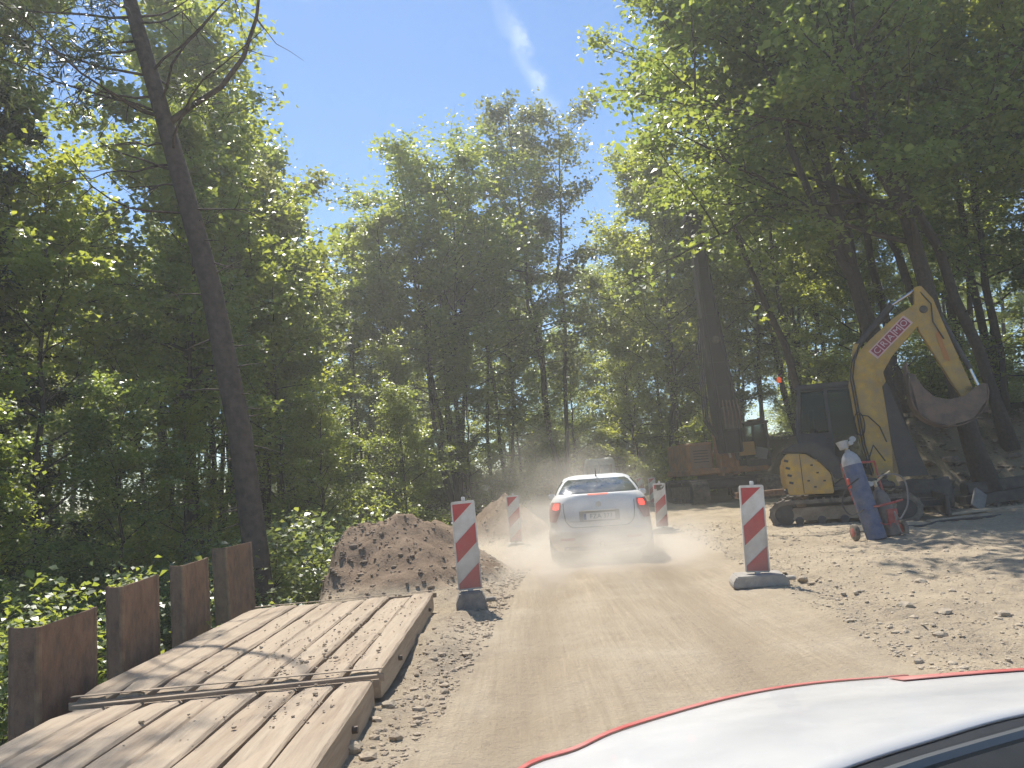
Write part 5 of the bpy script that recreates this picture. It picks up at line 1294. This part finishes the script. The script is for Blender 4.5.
scatter('heap_clods', pts, szs, CLOD, 'clods lying on the brown spoil heaps', 71)
pts, szs = [], []
while len(pts) < 1700:
    x, y = rs.uniform(8.2, 14), rs.uniform(17.6, 24)
    if float(masks(np.array([x]), np.array([y]))[4][0]) < .08: continue
    pts.append((x, y)); szs.append(np.clip(rs.lognormal(-3.3, .7), .012, .2))
scatter('bank_rubble', pts, szs, mat('bank_soil', (0.20, 0.16, 0.12), .95, scale=7, col2=(.11, .085, .06), bump=.6), 'rubble, roots and soil lumps on the shaded bank behind the excavator', 81)
# crumbs of soil on the planks
V_, F_ = [], []; off = 0; bs = [rock_arrays(90 + i) for i in range(4)]
for _ in range(600):
    c_ = ((-1.55, 5.7, .28, .35), (-1.75, 6.6, .3, .6), (-1.5, 4.7, .3, .4), (-2.2, 7.4, .5, .8), (-1.4, 7.8, .2, .7))[rs.randint(5)]
    x = rs.normal(c_[0], c_[2]); y = rs.normal(c_[1], c_[3])
    if not (-2.9 < x < -1.12 and 3 < y < 9.1) or abs(y - 5.27) < .13: continue
    s = float(np.clip(rs.lognormal(-5.1, .55), .003, .02)); v, f = bs[rs.randint(4)]
    zt = .222 + (x + 2.1) * .0105 if y > 5.36 else .21 + (x + 1.98) * .0175
    V_.append(v * s + np.array([x, y, zt + s * .3])); F_.append(f + off); off += len(v)
me = bpy.data.meshes.new('soil_crumbs'); me.from_pydata(np.concatenate(V_).tolist(), [], np.concatenate(F_).tolist()); me.materials.append(SANDC)
tag(link('soil_crumbs', me), 'crumbs of soil scattered on the timber mats', 'soil', kind='stuff')
# single larger stones
big = [rock_arrays(300 + i, 2) for i in range(4)]; bigm = []
for v, f in big:
    me = bpy.data.meshes.new('stone'); me.from_pydata(v.tolist(), [], f.tolist()); me.materials.append(STONE); bigm.append(me)
for i, (x, y, s, lb) in enumerate(((3.35, 7.1, .07, 'pale stone between the pale footed barrier and the bonnet'), (3.5, 6.75, .06, 'greyish stone just right of the palest stone near the bonnet'), (3.9, 6.6, .05, 'small pale stone farthest right of the three near the bonnet'), (3.25, 9.4, .06, 'stone right behind the foot of the right barrier board'), (4.2, 8.5, .06, 'low stone midway between right barrier board and gas cylinders'), (-1.02, 4.35, .055, 'dark clod beside the nearer timber mat, nearest the camera'), (-.96, 5.2, .05, 'dark clod at the joint of the two timber mats'), (3.05, 6.0, .045, 'small stone on the road edge nearest the bonnet'))):
    o = link('stone', bigm[i % 4]); o.location = (x, y, gz(x, y) + s * .25); o.scale = (s * 1.2, s, s); o.rotation_euler = (0, 0, i * 1.3); tag(o, lb, 'stone')

# ---------------------------------------------------------------- air: dust haze over the whole site, doubling as windscreen glare veil
def vol_mat(name, col, dens, aniso):
    m = bpy.data.materials.new(name); m.use_nodes = True
    n, l = m.node_tree.nodes, m.node_tree.links
    for x in list(n):
        if x.type == 'BSDF_PRINCIPLED': n.remove(x)
    out = [x for x in n if x.type == 'OUTPUT_MATERIAL'][0]
    v = n.new('ShaderNodeVolumePrincipled'); v.inputs['Color'].default_value = (*col, 1); v.inputs['Density'].default_value = dens; v.inputs['Anisotropy'].default_value = aniso
    l.new(v.outputs[0], out.inputs['Volume'])
    return m, n, l, v
HZ = vol_mat('dusty_glare_air', (0.96, 0.95, 0.93), 0.0027, 0.3)[0]
hz = MB().box((0, 45, 13), (260, 190, 38)).build('haze', HZ); tag(hz, 'thin dusty air over the whole works and wood, doubling as windscreen glare', 'haze', kind='stuff')

# dust raised by the white car: soft lumpy clouds behind and beside it
def dust_mat(name, dens, sc_):
    DM, n, l, v = vol_mat(name, (0.97, 0.92, 0.84), 1.0, 0.3)
    tc = n.new('ShaderNodeTexCoord')
    ln = n.new('ShaderNodeVectorMath'); ln.operation = 'LENGTH'; l.new(tc.outputs['Object'], ln.inputs[0])
    fo = n.new('ShaderNodeMapRange'); fo.interpolation_type = 'SMOOTHSTEP'; fo.inputs['From Min'].default_value = 1.0; fo.inputs['From Max'].default_value = 0.1
    l.new(ln.outputs['Value'], fo.inputs['Value'])
    no = n.new('ShaderNodeTexNoise'); no.inputs['Scale'].default_value = sc_; no.inputs['Detail'].default_value = 4.0; l.new(tc.outputs['Object'], no.inputs['Vector'])
    nr = n.new('ShaderNodeMapRange'); nr.inputs['From Min'].default_value = 0.36; nr.inputs['From Max'].default_value = 0.68; l.new(no.outputs['Fac'], nr.inputs['Value'])
    mu = n.new('ShaderNodeMath'); mu.operation = 'MULTIPLY'; l.new(fo.outputs['Result'], mu.inputs[0]); l.new(nr.outputs['Result'], mu.inputs[1])
    m2 = n.new('ShaderNodeMath'); m2.operation = 'MULTIPLY'; m2.inputs[1].default_value = dens; l.new(mu.outputs[0], m2.inputs[0]); l.new(m2.outputs[0], v.inputs['Density'])
    return DM
for loc, scl, dens, lb in (((.95, 12.4, .2), (2.5, 3.8, 1.1), 1.3, 'pale dust cloud low behind the white car'), ((.9, 17.5, 1.0), (2.6, 4.0, 1.9), .22, 'thin dust drifting beside the white car')):
    bm = bmesh.new(); bmesh.ops.create_icosphere(bm, subdivisions=3, radius=1.0); me = bpy.data.meshes.new('dust_cloud'); bm.to_mesh(me); bm.free(); me.materials.append(dust_mat('road_dust', dens, 2.4))
    o = link('dust_cloud', me); o.location = loc; o.scale = scl; tag(o, lb, 'dust', kind='stuff')
